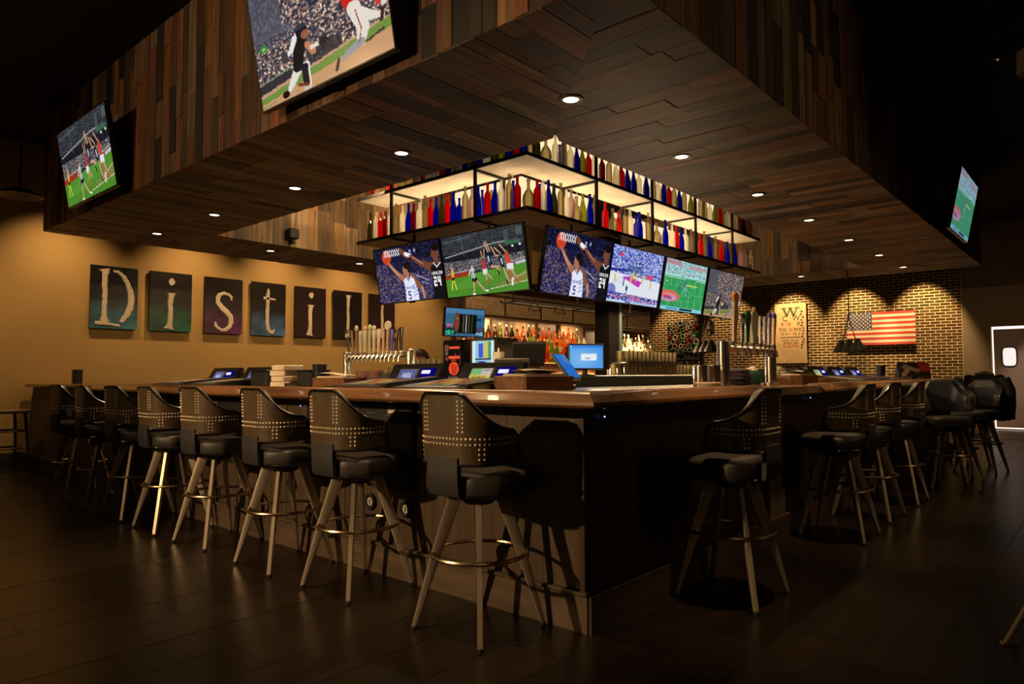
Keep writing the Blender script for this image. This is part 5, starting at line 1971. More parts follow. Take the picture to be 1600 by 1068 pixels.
AMB = ['glass_a', 'glass_a', 'glass_a', 'glass_d', 'glass_a', 'glass_r', 'glass_d', 'glass_a', 'glass_g', 'glass_a']
WHT = ['glass_f', 'glass_c', 'glass_f', 'glass_f', 'glass_c', 'glass_f']
TIER = ['front', 'middle', 'top']
for side, x0, x1, n, pal in (('amber', 7.72, 10.38, 19, AMB), ('white', 11.16, 12.7, 11, WHT)):
    cnt = {}
    for r in range(3):
        for i in range(n):
            x = x0 + (x1 - x0) * (i + .5 + random.uniform(-.1, .1)) / n
            gm = random.choice(pal)
            if side == 'amber' and r == 2 and i < 6:
                gm = random.choice(['glass_o', 'glass_g', 'glass_d'])
            if side == 'amber' and i > 15:
                gm = random.choice(['glass_g', 'glass_c', 'glass_a', 'glass_f'])
            shape = random.choice(['wine', 'slope', 'tall', 'round', 'small', 'wine'])
            cm, lm = random.choice(CAPS), random.choice(['label', 'label', 'white', gm])
            o = link('spirit_bottle', spirit(shape, gm, lm, cm), loc=(x, 7.12 + r * .14, 1.402 + r * .13), rot=(0, 0, random.uniform(0, 6)), scale=(1.1, 1.1, 1.15))
            colr = {'glass_a': 'amber', 'glass_d': 'dark brown', 'glass_r': 'red', 'glass_g': 'green', 'glass_o': 'olive', 'glass_c': 'clear', 'glass_f': 'white'}[gm]
            key = (colr, r)
            j = cnt.get(key, 0)
            cnt[key] = j + 1
            tag(o, '%s spirit bottle, %s step of the %s lit display, %s such from left' % (colr, TIER[r], 'amber' if side == 'amber' else 'white', ordw(j)), 'bottle', 'spirit bottles on the back bar')
# a few bottles on the lower left ledge in front of the pale panel
for i in range(6):
    o = link('wine_bottle', spirit(random.choice(['slope', 'wine']), random.choice(['glass_o', 'glass_d', 'glass_m']), 'label', random.choice(['metal', 'red'])), loc=(7.58 + i * .085, 7.535, 1.585), rot=(0, 0, i))
    tag(o, 'dark wine bottle before the pale back bar panel, %s from the left' % ordw(i), 'bottle', 'wine bottles before the pale panel')
rs = thing('ledge_riser', 'dark riser under the wine bottles before the pale back bar panel', 'riser', (7.82, 7.535, 1.19))
MB().box((0, 0, .1975), (.66, .10, .385), ch=.004).build('riser_box', M['front_dark'], rs)
MB().box((0, -.03, .389), (.64, .04, .008)).build('front_lip', M['metal'], rs)

# ------------------------------------------------------------------ fridges, tills, screens on the island


def cabinet_box(name, label, cat, loc, rz, w_, d_, h_, body, frontpic, fm):
    t = thing(name, label, cat, loc, rz)
    MB().box((0, d_ / 2, h_ / 2), (w_, d_, h_), ch=.012).build('body', body, t)
    pm = pic_mesh('door_glass', frontpic, w_ * .84, h_ * .84, fm)
    o = link('door_glass', pm, t)
    o.location = (0, -.012, h_ * .08)
    f = MB()
    for sx in (-1, 1):
        f.box((sx * w_ * .45, -.008, h_ / 2), (w_ * .07, .024, h_ * .96), ch=.005)
    for z in (.04, .96):
        f.box((0, -.008, h_ * z), (w_ * .96, .024, h_ * .07), ch=.005)
    f.build('door_frame', body, t)
    MB().tube([(w_ * .43, -.03, h_ * .35), (w_ * .43, -.03, h_ * .65)], .008).build('handle', M['steel'], t)
    return t


pd = thing('fridge_stand', 'dark stand under the two counter fridges', 'stand', (7.1, 6.85, 0))
MB().box((.0, 0, .56), (.54, 1.2, 1.12), ch=.01).build('stand_body', M['plastic_m'], pd)
MB().box((.0, 0, 1.135), (.56, 1.24, .03), ch=.006).build('stand_top', M['steel'], pd)
cabinet_box('counter_fridge', 'silver counter fridge with a lit glass door and coloured drinks inside', 'fridge', (6.95, 6.58, 1.15), -PI / 2, .50, .45, .57, M['steel'], pic_fridge(), SCR)
cabinet_box('drinks_cooler', 'black drinks cooler with glowing orange emblem', 'fridge', (6.95, 7.18, 1.15), -PI / 2, .40, .42, .56, M['plastic'], pic_emblem(), SCR)

mo = thing('monitor', 'computer monitor with a bright blue log on screen on the island', 'monitor', (5.85, 4.08, 1.19), R(-30))
MB().lathe([(.0, 0), (.11, 0), (.11, .01), (.03, .018), (.02, .10), (0, .10)], 18, (0, .05, 0)).build('foot', M['plastic'], mo)
MB().box((0, .03, .195), (.40, .035, .27), ch=.006).build('back_shell', M['plastic'], mo)
o = link('screen', pic_mesh('screen', pic_desktop(), .375, .235, SCR), mo)
o.location = (0, .011, .078)
tb = thing('touch_till', 'tilted touch screen till with a blue display beside the napkin caddy', 'till', (4.55, 3.36, 1.08), R(12), None)
MB().box((0, .05, .02), (.2, .16, .04), ch=.008).build('foot', M['plastic'], tb)
MB().tube([(0, .07, .03), (0, .05, .12)], .02).build('neck', M['plastic'], tb)
pnl = MB().box((0, 0, 0), (.24, .025, .27), ch=.006).build('screen_shell', M['plastic'], tb)
pnl.location, pnl.rotation_euler = (0, .02, .185), (R(-38), 0, 0)
o = link('screen', pic_mesh('screen', pic_tablet(), .215, .24, SCR), pnl)
o.location = (0, -.014, -.12)
prn = thing('receipt_printer', 'dark grey till housing standing left of the napkin caddy', 'printer', (4.36, 3.80, 1.08), R(-49))
MB().box((0, 0, .13), (.29, .2, .26), ch=.012).build('housing', mat('warm_grey_plastic', (.075, .060, .045), .5), prn)
MB().box((0, -.02, .262), (.2, .06, .008)).build('paper_slot', M['plastic'], prn)
MB().ball((-.06, -.1, .012), .005, 8, 5).build('indicator', M['led_white'], prn)
t2 = thing('touch_till', 'black touch screen till seen from behind with a small lit label', 'till', (4.84, 4.02, 1.19), R(-40))
MB().box((0, .02, .04), (.22, .2, .08), ch=.01).build('foot', M['plastic'], t2)
sh2 = MB().box((0, 0, 0), (.31, .04, .24), ch=.012).build('screen_shell', M['plastic_m'], t2)
sh2.location, sh2.rotation_euler = (0, .0, .20), (R(25), 0, 0)
MB().box((-.06, -.085, .05), (.05, .004, .016)).build('lit_label', M['slot_glow'], t2, smooth=False)
ap = thing('paper_towel_roll', 'white paper roll standing behind the black till', 'paper roll', (5.1, 4.62, 1.19))
MB().lathe([(.02, 0), (.055, 0), (.055, .24), (.02, .24)], 16).build('roll', M['white'], ap)
MB().tube([(0, 0, 0), (0, 0, .28)], .012).build('holder_pin', M['steel'], ap)

# glassware
GL = [(.030, 0), (.033, .003), (.040, .12), (.0375, .12), (.031, .008), (0, .008)]
gm_ = MB().lathe(GL, 12, caps=False).mesh('glass', glass('pint_glass', (.95, .88, .68), .38, .35, .55))
gm2 = MB().lathe([(.024, 0), (.027, .003), (.034, .145), (.031, .145), (.025, .008), (0, .008)], 12, caps=False).mesh('glass', bpy.data.materials['pint_glass'])
for x0, nx, y0, ny, z, gme, lab, grp in ((6.45, 25, 3.98, 3, 1.195, gm_, 'clear pint glass on the ledge right of the post, %s row, %s from left', 'glasses right of the post'),
                                         (6.45, 13, 3.98, 2, 1.337, gm_, 'clear pint glass on the upper tray right of the post, %s row, %s from left', 'glasses on the upper tray')):
    for i in range(nx):
        for j in range(ny):
            o = link('drinking_glass', gme, loc=(x0 + i * .088, y0 + j * .088, z))
            tag(o, lab % (('front', 'middle' if ny == 3 else 'back', 'back')[j], ordw(i)), 'glass', grp)
tr_ = thing('glass_tray', 'thin tray carrying the upper row of glasses right of the post', 'tray', (6.98, 4.03, 1.318))
MB().box((0, 0, .008), (1.2, .2, .014), ch=.004).build('tray_base', M['steel'], tr_)
MB().box((0, -.1, .016), (1.2, .008, .026)).build('tray_lip', M['steel'], tr_)
for i in range(5):
    for j in range(6):
        o = link('drinking_glass', gm2, loc=(5.0 + i * .085, 5.75 + j * .085, 1.193), scale=(1, 1, .68))
        tag(o, 'clear glass on the left ledge, %s row from the aisle, %s from the right' % (ordw(i), ordw(j)), 'glass', 'glasses on the left island ledge')
        if i > 2 and j < 4:
            o = link('drinking_glass', gm_, loc=(5.0 + i * .085, 5.75 + j * .085, 1.2945), scale=(1, 1, .75))
            tag(o, 'clear glass stacked on others on the left ledge, %s row, %s from the right' % (ordw(i - 3), ordw(j)), 'glass', 'stacked glasses on the left island ledge')

# wine bottles below the bottle-end panel, on a far sideboard
sb = thing('sideboard', 'low dark sideboard against the brick wall under the bottle end panel', 'sideboard', (17.55, 9.2, 0))
MB().box((0, 0, .58), (.5, 2.0, 1.16), ch=.01).build('body', M['plastic_m'], sb)
MB().box((-.256, -.4, .55), (.012, .7, .9), ch=.004).build('door', M['front_dark'], sb)
MB().box((-.256, .4, .55), (.012, .7, .9), ch=.004).build('door', M['front_dark'], sb)
for i in range(9):
    o = link('wine_bottle', spirit('wine', ['glass_o', 'glass_d'][i % 2], 'metal', 'red' if i % 2 else 'label'), loc=(17.45, 8.5 + i * .17, 1.162), scale=(1.2, 1.2, 1.25))
    tag(o, 'dark wine bottle with a foil neck on the far sideboard, %s from the right' % ordw(i), 'bottle', 'wine bottles on the far sideboard')

# ------------------------------------------------------------------ on the bar counter
CT = 1.1105


def terminal(loc, rz, kind, label):
    t = thing('game_terminal', label, 'game terminal', loc, rz, 'gaming terminals set on the bar top')
    b = MB()
    b.prism([(-.30, 0), (.26, 0), (.26, .075), (.22, .075), (-.30, .022)], -.31, .31, fn=lambda x, y, z: (z, x, y))
    b.build('base', M['plastic'], t)
    o = link('play_surface', pic_mesh('play_surface', pic_cards(kind), .40, .30, SCR_DIM), t)
    o.location, o.rotation_euler = (-.06, -.20, .0345), (R(-84.2), 0, 0)
    MB().prism([(-.26, .031), (.2, .077), (.2, .083), (-.26, .04)], .19, .29, fn=lambda x, y, z: (z, x, y)).build('side_rail', M['plastic_m'], t)
    h = MB()
    h.prism([(.18, .0), (.30, 0), (.30, .165), (.265, .17), (.18, .035)], -.26, .26, fn=lambda x, y, z: (z, x, y))
    h.build('housing', M['plastic'], t)
    sl = -math.atan2(.085, .135)
    f = MB().box((0, 0, .0525), (.20, .012, .108), ch=.004).build('screen_bezel', M['grey'], t)
    f.location, f.rotation_euler = (-.06, .186, .044), (sl, 0, 0)
    s = link('screen', pic_mesh('screen', pic_game(kind % 2), .18, .092, SCR), f)
    s.location = (0, -.0075, .007)
    a = MB().box((0, 0, .055), (.15, .02, .11), ch=.008).build('bill_acceptor', M['blue_lens'], t)
    a.location, a.rotation_euler = (.14, .186, .044), (sl, 0, 0)
    MB().box((-.01, -.0115, .075), (.085, .004, .026), ch=.0018).build('lit_slot', M['slot_glow'], a)
    return t


terminal((2.96, 2.97, CT), -PI / 2, 1, 'bar top gaming terminal with green and yellow screen, nearest the corner on the left')
terminal((2.96, 3.68, CT), -PI / 2, 0, 'bar top gaming terminal with grey blue screen in front of the left tap tower')
terminal((2.96, 5.80, CT), -PI / 2, 0, 'bar top gaming terminal on the left, beside the black box')
terminal((2.96, 6.46, CT), -PI / 2, 2, 'bar top gaming terminal on the left, farthest from the corner')
terminal((7.74, 2.17, CT), 0, 3, 'bar top gaming terminal on the right with a pale green screen')
terminal((8.40, 2.17, CT), 0, 2, 'bar top gaming terminal on the right, middle of the three')
terminal((9.08, 2.17, CT), 0, 4, 'bar top gaming terminal on the right, farthest from the corner')


def caddy(loc, rz, lab, w_=.30, d_=.24, h_=.085, nap=True):
    t = thing('napkin_caddy', lab, 'napkin holder', loc, rz)
    for i, (c, d) in enumerate((((0, d_ / 2 - .006, h_ / 2), (w_, .012, h_)), ((0, -d_ / 2 + .006, h_ / 2), (w_, .012, h_)), ((w_ / 2 - .006, 0, h_ / 2), (.012, d_ - .024, h_)), ((-w_ / 2 + .006, 0, h_ / 2), (.012, d_ - .024, h_)))):
        MB().box(c, d, ch=.003).build('side_board', M['box'], t)
    MB().box((0, 0, .006), (w_ - .03, d_ - .03, .01)).build('bottom_board', M['box'], t)
    if nap:
        rows = []
        for k in range(9):
            u = k / 8
            rows.append([(-.13 * w_ / .3 + .26 * w_ / .3 * v, -.09 + .18 * u, h_ + .022 + .012 * math.sin(v * 3.3 + .6) + .006 * math.sin(u * 5)) for v in [q / 8 for q in range(9)]])
        b = MB().grid(rows)
        b.box((0, 0, h_ / 2 + .01), (.255 * w_ / .3, .17, h_ + .004), ch=.006)
        b.build('napkins', M['cream'], t)
    return t


caddy((3.10, 2.53, CT), 0, 'wooden caddy of folded cream napkins at the bar corner', .44)
caddy((3.02, 4.33, CT), -PI / 2, 'wooden napkin caddy on the left counter before the tap tower', .40, .2, .075)
caddy((6.27, 2.12, CT), 0, 'wooden napkin caddy on the right counter, nearest the right tap tower', .42, .22, .08)
caddy((6.85, 2.12, CT), 0, 'low dark wooden caddy on the right counter between napkins and terminals', .30, .2, .05, False)


def simple(name, lab, cat, loc, rz, parts, group=None):
    t = thing(name, lab, cat, loc, rz, group)
    for n, mb, m in parts:
        mb.build(n, m, t)
    return t


def asht(loc, lab):
    simple('glass_ashtray', lab, 'ashtray', loc, 0, [('bowl', MB().lathe([(.0, 0), (.05, 0), (.058, .03), (.05, .035), (.042, .012), (0, .012)], 12, caps=False), M['glass_c']), ('rim', MB().tube([(.054 * math.cos(a), .054 * math.sin(a), .034) for a in [2 * PI * i / 16 for i in range(16)]], .004, 6, closed=True), M['glass_c'])])


asht((2.75, 4.52, CT), 'clear glass ashtray on the left counter in front of the napkin caddy')
asht((2.74, 2.62, CT), 'clear glass ashtray beside the nearest gaming terminal')
asht((7.2, 2.02, CT), 'pale glass ashtray on the right counter before the terminals')
simple('black_canister', 'black square canister on the far end of the bar flap', 'canister', (3.0, 9.95, CT), 0, [('body', MB().box((0, 0, .085), (.10, .10, .17), ch=.01), M['plastic']), ('lid', MB().box((0, 0, .174), (.104, .104, .012), ch=.004), M['plastic_m'])])
simple('black_bin', 'black open box on the left counter beside the gaming terminals', 'box', (3.02, 5.34, CT), 0, [('body', MB().box((0, 0, .065), (.18, .26, .13), ch=.01), M['plastic_m']), ('rim', MB().box((0, 0, .132), (.19, .27, .01), ch=.003), M['plastic'])])
simple('black_bin', 'black box on the left counter behind the stack of white paper', 'box', (3.08, 4.76, CT), 0, [('body', MB().box((0, 0, .065), (.18, .2, .13), ch=.01), M['plastic_m']), ('rim', MB().box((0, 0, .132), (.19, .21, .01), ch=.003), M['plastic'])])
simple('black_cup', 'tall black cup on the left counter by the napkin caddy', 'cup', (3.02, 4.585, CT), 0, [('body', MB().lathe([(0, 0), (.045, 0), (.055, .175), (.05, .175), (.042, .01), (0, .01)], 16, caps=False), M['plastic']), ('rim', MB().tube([(.053 * math.cos(a), .053 * math.sin(a), .175) for a in [2 * PI * i / 16 for i in range(16)]], .003, 6, closed=True), M['plastic_m'])])
ps = thing('paper_stack', 'leaning stack of cream paper napkin packs on the left counter', 'paper stack', (2.98, 4.985, CT), 0)
for i in range(4):
    MB().box((.0, .004 * i * (-1) ** i, .022 + i * .044), (.17, .20, .042), rz=.06 * (-1) ** i, ch=.006).build('napkin_pack', M['cream'], ps)
simple('flat_tray', 'flat black tray on the far left counter', 'tray', (2.95, 7.35, CT), 0, [('plate', MB().lathe([(0, 0), (.15, 0), (.17, .012), (.165, .014), (.145, .005), (0, .005)], 24, caps=False), M['plastic']), ('mat', MB().lathe([(0, .005), (.14, .005), (.14, .007), (0, .007)], 24, caps=False), M['rubber'])])
for i, (x, y) in enumerate(((3.10, 4.17), (3.12, 4.06))):
    simple('tinted_tumbler', 'reddish tinted plastic tumbler beside the left tap tower, %s one' % ('left' if i == 0 else 'right'), 'tumbler', (x, y, CT), 0, [('body', MB().lathe([(0, 0), (.052, 0), (.04, .125), (.0, .127)], 14, caps=False), M['glass_p']), ('rim', MB().tube([(.052 * math.cos(a), .052 * math.sin(a), .004) for a in [2 * PI * k / 16 for k in range(16)]], .004, 6, closed=True), M['glass_m'])])
for i, (x, y, rz) in enumerate(((2.80, 5.12, .3), (2.70, 6.13, 0), (10.2, 2.06, .2), (10.6, 2.1, -.3))):
    simple('paper_menu', ('white paper menu flat on the left counter by the paper stack', 'white paper menu between the far left terminals', 'white paper menu on the right counter before the flyer', 'white paper menu under the folded flyer on the right counter')[i], 'menu', (x, y, CT), rz, [('sheet', MB().box((0, 0, .002), (.2, .28, .003)), M['white']), ('print', MB().box((0, .05, .0042), (.14, .08, .001)), M['grey'])])

# right counter: canisters, towels, bowls
for i, (x, y) in enumerate(((4.46, 2.16), (4.56, 2.11), (4.57, 2.22))):
    simple('steel_canister', 'polished steel canister left of the right tap tower, %s' % ('leftmost of three', 'nearest of three', 'hindmost of three')[i], 'canister', (x, y, CT), 0, [('body', MB().lathe([(0, 0), (.046, 0), (.046, .15), (.04, .15), (.04, .02), (0, .02)], 18, caps=False), M['chrome']), ('rim', MB().tube([(.045 * math.cos(a), .045 * math.sin(a), .15) for a in [2 * PI * k / 18 for k in range(18)]], .004, 6, closed=True), M['steel'])])
simple('white_dish', 'white oval dish in front of the steel canisters', 'dish', (4.24, 2.0, CT), R(30), [('bowl', MB().lathe([(0, 0), (.05, 0), (.085, .032), (.08, .034), (.046, .006), (0, .006)], 20, sx=1.3, caps=False), M['cream']), ('rim', MB().tube([(.083 * 1.3 * math.cos(a), .083 * math.sin(a), .034) for a in [2 * PI * k / 20 for k in range(20)]], .004, 6, closed=True), M['cream'])])
tw = thing('towel_stack', 'stack of folded dark purple bar towels behind the right taps', 'towels', (5.52, 2.36, CT), R(6))
for i in range(4):
    MB().box((.006 * (-1) ** i, .004 * i, .018 + i * .033), (.26 - .012 * i, .2, .034), ch=.013).build('towel', M['towel'] if i > 1 else M['cloth'], tw)
simple('teal_bowl', 'teal bowl of wrapped sweets behind the right taps', 'bowl', (5.94, 2.39, CT), 0, [('bowl', MB().lathe([(0, 0), (.06, 0), (.09, .06), (.10, .12), (.094, .12), (.08, .055), (0, .02)], 20, caps=False), M['teal']), ('sweets', MB().ball((0, 0, .11), .05, 8, 5).ball((.05, .01, .11), .035, 8, 5).ball((-.045, .02, .112), .035, 8, 5), M['cream'])])
simple('domed_jar', 'beige domed jar right of the right tap tower', 'jar', (6.42, 2.34, CT), 0, [('body', MB().lathe([(0, 0), (.085, 0), (.09, .05), (.08, .10), (.055, .14), (.02, .16), (0, .162)], 20, caps=False), mat('beige_ceramic', (.20, .16, .11), .4)), ('base_ring', MB().tube([(.088 * math.cos(a), .088 * math.sin(a), .012) for a in [2 * PI * k / 20 for k in range(20)]], .006, 6, closed=True), M['steel'])])
simple('black_bin', 'black box on the right counter behind the napkin caddies', 'box', (7.05, 2.38, CT), 0, [('body', MB().box((0, 0, .065), (.4, .16, .13), ch=.01), M['plastic_m']), ('rim', MB().box((0, 0, .132), (.41, .17, .01), ch=.003), M['plastic'])])
simple('black_cup', 'tall black cup at the end of the right terminals', 'cup', (9.5, 2.2, CT), 0, [('body', MB().lathe([(0, 0), (.045, 0), (.055, .19), (.05, .19), (.042, .01), (0, .01)], 16, caps=False), M['plastic']), ('rim', MB().tube([(.053 * math.cos(a), .053 * math.sin(a), .19) for a in [2 * PI * i / 16 for i in range(16)]], .003, 6, closed=True), M['plastic_m'])])
fy = thing('folded_flyer', 'folded red and black printed flyer standing on the right counter', 'flyer', (10.9, 2.12, CT), R(-28))
o = link('printed_side', pic_mesh('printed_side', pic_flyer(), .60, .24, PRINT), fy)
o.location, o.rotation_euler = (0, -.045, .0), (R(-10), 0, 0)
MB().prism([(-.042, 0), (.045, 0), (.0025, .241), (-.0005, .241)], -.30, .30, fn=lambda x, y, z: (z, x, y)).build('card', M['plastic_m'], fy, smooth=False)

# ------------------------------------------------------------------ beer tap towers


def tower(loc, rz, W, label, handles, hcol, rc=.040):
    t = thing('tap_tower', label, 'beer tap', loc, rz)
    for sx in (-1, 1):
        MB().lathe([(.0, 0), (rc * 1.7, 0), (rc * 1.7, .012), (rc, .022), (rc, hcol - .012), (rc * .8, hcol), (0, hcol + .004)], 20, (sx * W / 2, 0, 0), caps=False).build('column', M['chrome'], t)
    MB().tube([(-W / 2, 0, hcol - .05), (W / 2, 0, hcol - .05)], rc * .85, 16).build('cross_tube', M['chrome'], t)
    for i, (x, lean, prof, mats_, top) in enumerate(handles):
        f = MB()
        f.tube([(x, -rc * .7, hcol - .05), (x, -rc - .03, hcol - .05), (x, -rc - .055, hcol - .075), (x, -rc - .06, hcol - .115)], [.010, .011, .010, .007], 8)
        f.tube([(x, -rc - .03, hcol - .05), (x, -rc - .03, hcol - .01)], .009, 8)
        fo = f.build('faucet', M['chrome'], t)
        h = MB()
        rows = []
        z0 = hcol - .012
        for z, wd, dp in prof:
            dx = lean * z
            wd *= 1.3
            rows.append([(x + dx + px * wd / 2, -rc - .03 + py * dp / 2, z0 + z) for px, py in ((-1, -.6), (-.6, -1), (.6, -1), (1, -.6), (1, .6), (.6, 1), (-.6, 1), (-1, .6))])
        h.grid(rows, wrap=True)
        h.add(rows[0], [tuple(reversed(range(8)))]).add(rows[-1], [tuple(range(8))])
        ho = h.build('handle', mats_, fo, angle=50)
        if top:
            kind, tm = top
            zt = prof[-1][0]
            b = MB()
            cx, cz = x + lean * zt, z0 + zt
            if kind == 'disc':
                b.lathe([(0, -.010), (.042, -.010), (.046, 0), (.042, .010), (0, .010)], 18, caps=False)
                b.v = [(cx + vx, -rc - .03 + vz, cz + .02 + vy) for vx, vy, vz in b.v]
            elif kind == 'ball':
                b.ball((cx, -rc - .03, cz + .015), .026, 10, 6, sc=(1, .6, 1.2))
            elif kind == 'band':
                b.box((cx - lean * .06, -rc - .03, cz - .06), (prof[-1][1] * 1.15, prof[-1][2] * 1.15, .045), ch=.004)
            b.build('handle_badge', tm, t)
    return t


hw_ = [(0, .022, .022), (.03, .020, .02), (.10, .026, .024), (.19, .036, .028), (.21, .030, .024)]
hb_ = [(0, .018, .018), (.05, .022, .02), (.2, .04, .026), (.215, .034, .022)]
hs_ = [(0, .016, .016), (.12, .020, .018), (.22, .022, .02)]
hp_ = [(0, .03, .024), (.06, .024, .022), (.10, .03, .024), (.19, .036, .026), (.20, .03, .024)]
hc = {k: mat('tap_handle_' + k, c, r_) for k, c, r_ in (('navy', (.03, .04, .10), .3), ('brown', (.30, .17, .08), .4), ('white', (.62, .55, .44), .35), ('pink', (.60, .36, .28), .4), ('yellow', (.50, .40, .10), .4), ('violet', (.10, .07, .36), .35), ('red', (.40, .10, .05), .4), ('black', (.02, .018, .016), .3), ('green', (.02, .17, .05), .25), ('pale', (.55, .38, .20), .4), ('orange', (.80, .36, .08), .4), ('lime', (.45, .62, .22), .4), ('lilac', (.38, .33, .42), .3))}
H_L = [(-.36, -.20, [(0, .014, .014), (.05, .018, .018), (.23, .03, .02)], hc['navy'], ('band', hc['white'])), (-.29, -.12, hs_, hc['brown'], None), (-.23, -.04, hs_, hc['brown'], ('ball', hc['white'])), (-.17, 0, hw_, hc['white'], ('band', hc['white'])), (-.10, 0, hw_, hc['white'], ('ball', hc['pink'])),
       (-.03, .02, hs_, hc['white'], ('ball', hc['lime'])), (.04, 0, hw_, hc['white'], ('ball', hc['white'])), (.11, .02, hb_, hc['white'], ('band', hc['white'])), (.18, .02, hs_, hc['pink'], None), (.24, .05, hs_, hc['yellow'], ('disc', hc['white'])), (.30, .03, hp_, hc['violet'], None), (.37, .02, hp_, hc['black'], ('band', hc['red'])), (.44, .02, hb_, hc['black'], None)]
tower((4.2, 5.40, 1.082), -PI / 2, .98, 'chrome double column tap tower with thirteen handles before the letter panels', H_L, .36)
h_big = [(0, .03, .024), (.06, .036, .026), (.14, .05, .03), (.2, .052, .03), (.27, .046, .028), (.30, .042, .028)]
H_R = [(-.44, .12, h_big, hc['pale'], ('disc', hc['orange'])), (-.30, .1, hb_, hc['black'], ('band', hc['white'])), (-.21, .12, [(0, .03, .024), (.1, .05, .03), (.2, .07, .034), (.235, .05, .03)], hc['green'], None), (-.08, .1, [(0, .05, .034), (.1, .075, .04), (.2, .095, .042), (.235, .08, .036)], hc['white'], ('ball', hc['pale'])), (.05, .12, hb_, hc['white'], ('band', hc['violet'])),
       (.14, .14, hb_, hc['lilac'], ('band', hc['white'])), (.23, .16, hb_, hc['lilac'], ('ball', hc['violet'])), (.33, .16, hb_, hc['pale'], ('ball', hc['violet']))]
tower((5.29, 2.16, CT), 0, .92, 'large chrome double column tap tower on the right counter', H_R, .34, .046)

# ------------------------------------------------------------------ ceiling odds and ends
spk = thing('ceiling_speaker', 'grey box speaker hung from the black ceiling at the upper right', 'speaker', (8.02, .46, 4.02), R(35))
MB().box((0, 0, .12), (.26, .22, .26), ch=.02).build('case', mat('tan_grey_case', (.22, .17, .12), .5), spk)
MB().box((0, -.112, .12), (.22, .01, .22), ch=.004).build('grille', M['grey'], spk)
MB().tube([(0, 0, .25), (0, 0, ZC - 4.02)], .015).build('bracket', M['metal'], spk)
spot('speaker_fill', (6.9, .2, 4.40), (8.0, .46, 4.1), 14, 26, .8)  # added only to brighten the speaker case
gl = thing('ceiling_can', 'dim amber ceiling lamp at the top right edge', 'ceiling light', (6.90, .62, ZC - .1), 0)
MB().lathe([(.09, .10), (.10, .0), (.085, -.005), (.08, .1)], 20, caps=False).build('can', M['metal'], gl)
MB().lathe([(0, .02), (.08, .02), (.08, .03), (0, .03)], 20, caps=False).build('lens', emis('amber_lens', (1.0, .55, .12), 1.5), gl)
dt = thing('smoke_detector', 'small ceiling detector with a tiny light at the upper right', 'detector', (8.5, .80, ZC - .04))
MB().lathe([(0, .04), (.06, .04), (.06, .01), (.03, 0), (0, 0)], 18, caps=False).build('case', M['plastic_m'], dt)
MB().ball((0, 0, -.006), .012, 8, 5).build('indicator', M['lens_dim'], dt)
dm = thing('dome_lamp', 'wide black dome lamp hanging by the tan wall at the left edge', 'pendant lamp', (2.45, 10.45, 3.50))
MB().lathe([(.02, .12), (.06, .11), (.16, .07), (.25, .012), (.26, 0), (.252, .002), (.15, .06), (0, .10)], 28, caps=False).build('lamp_shade', M['metal'], dm)
MB().tube([(0, 0, .11), (0, 0, ZC - 3.5)], .014).build('rod', M['metal'], dm)
sp2 = thing('box_speaker', 'small black box speaker on the far inner soffit face', 'speaker', (6.23, YFI - .11, 3.36))
sp2.location = (5.17, 8.53, 3.165)
MB().box((0, 0, 0), (.15, .11, .14), ch=.015).build('case', M['plastic_m'], sp2)
MB().box((.01, .02, -.10), (.06, .06, .07), ch=.01).build('bracket', M['rubber'], sp2)

# ------------------------------------------------------------------ two members of staff


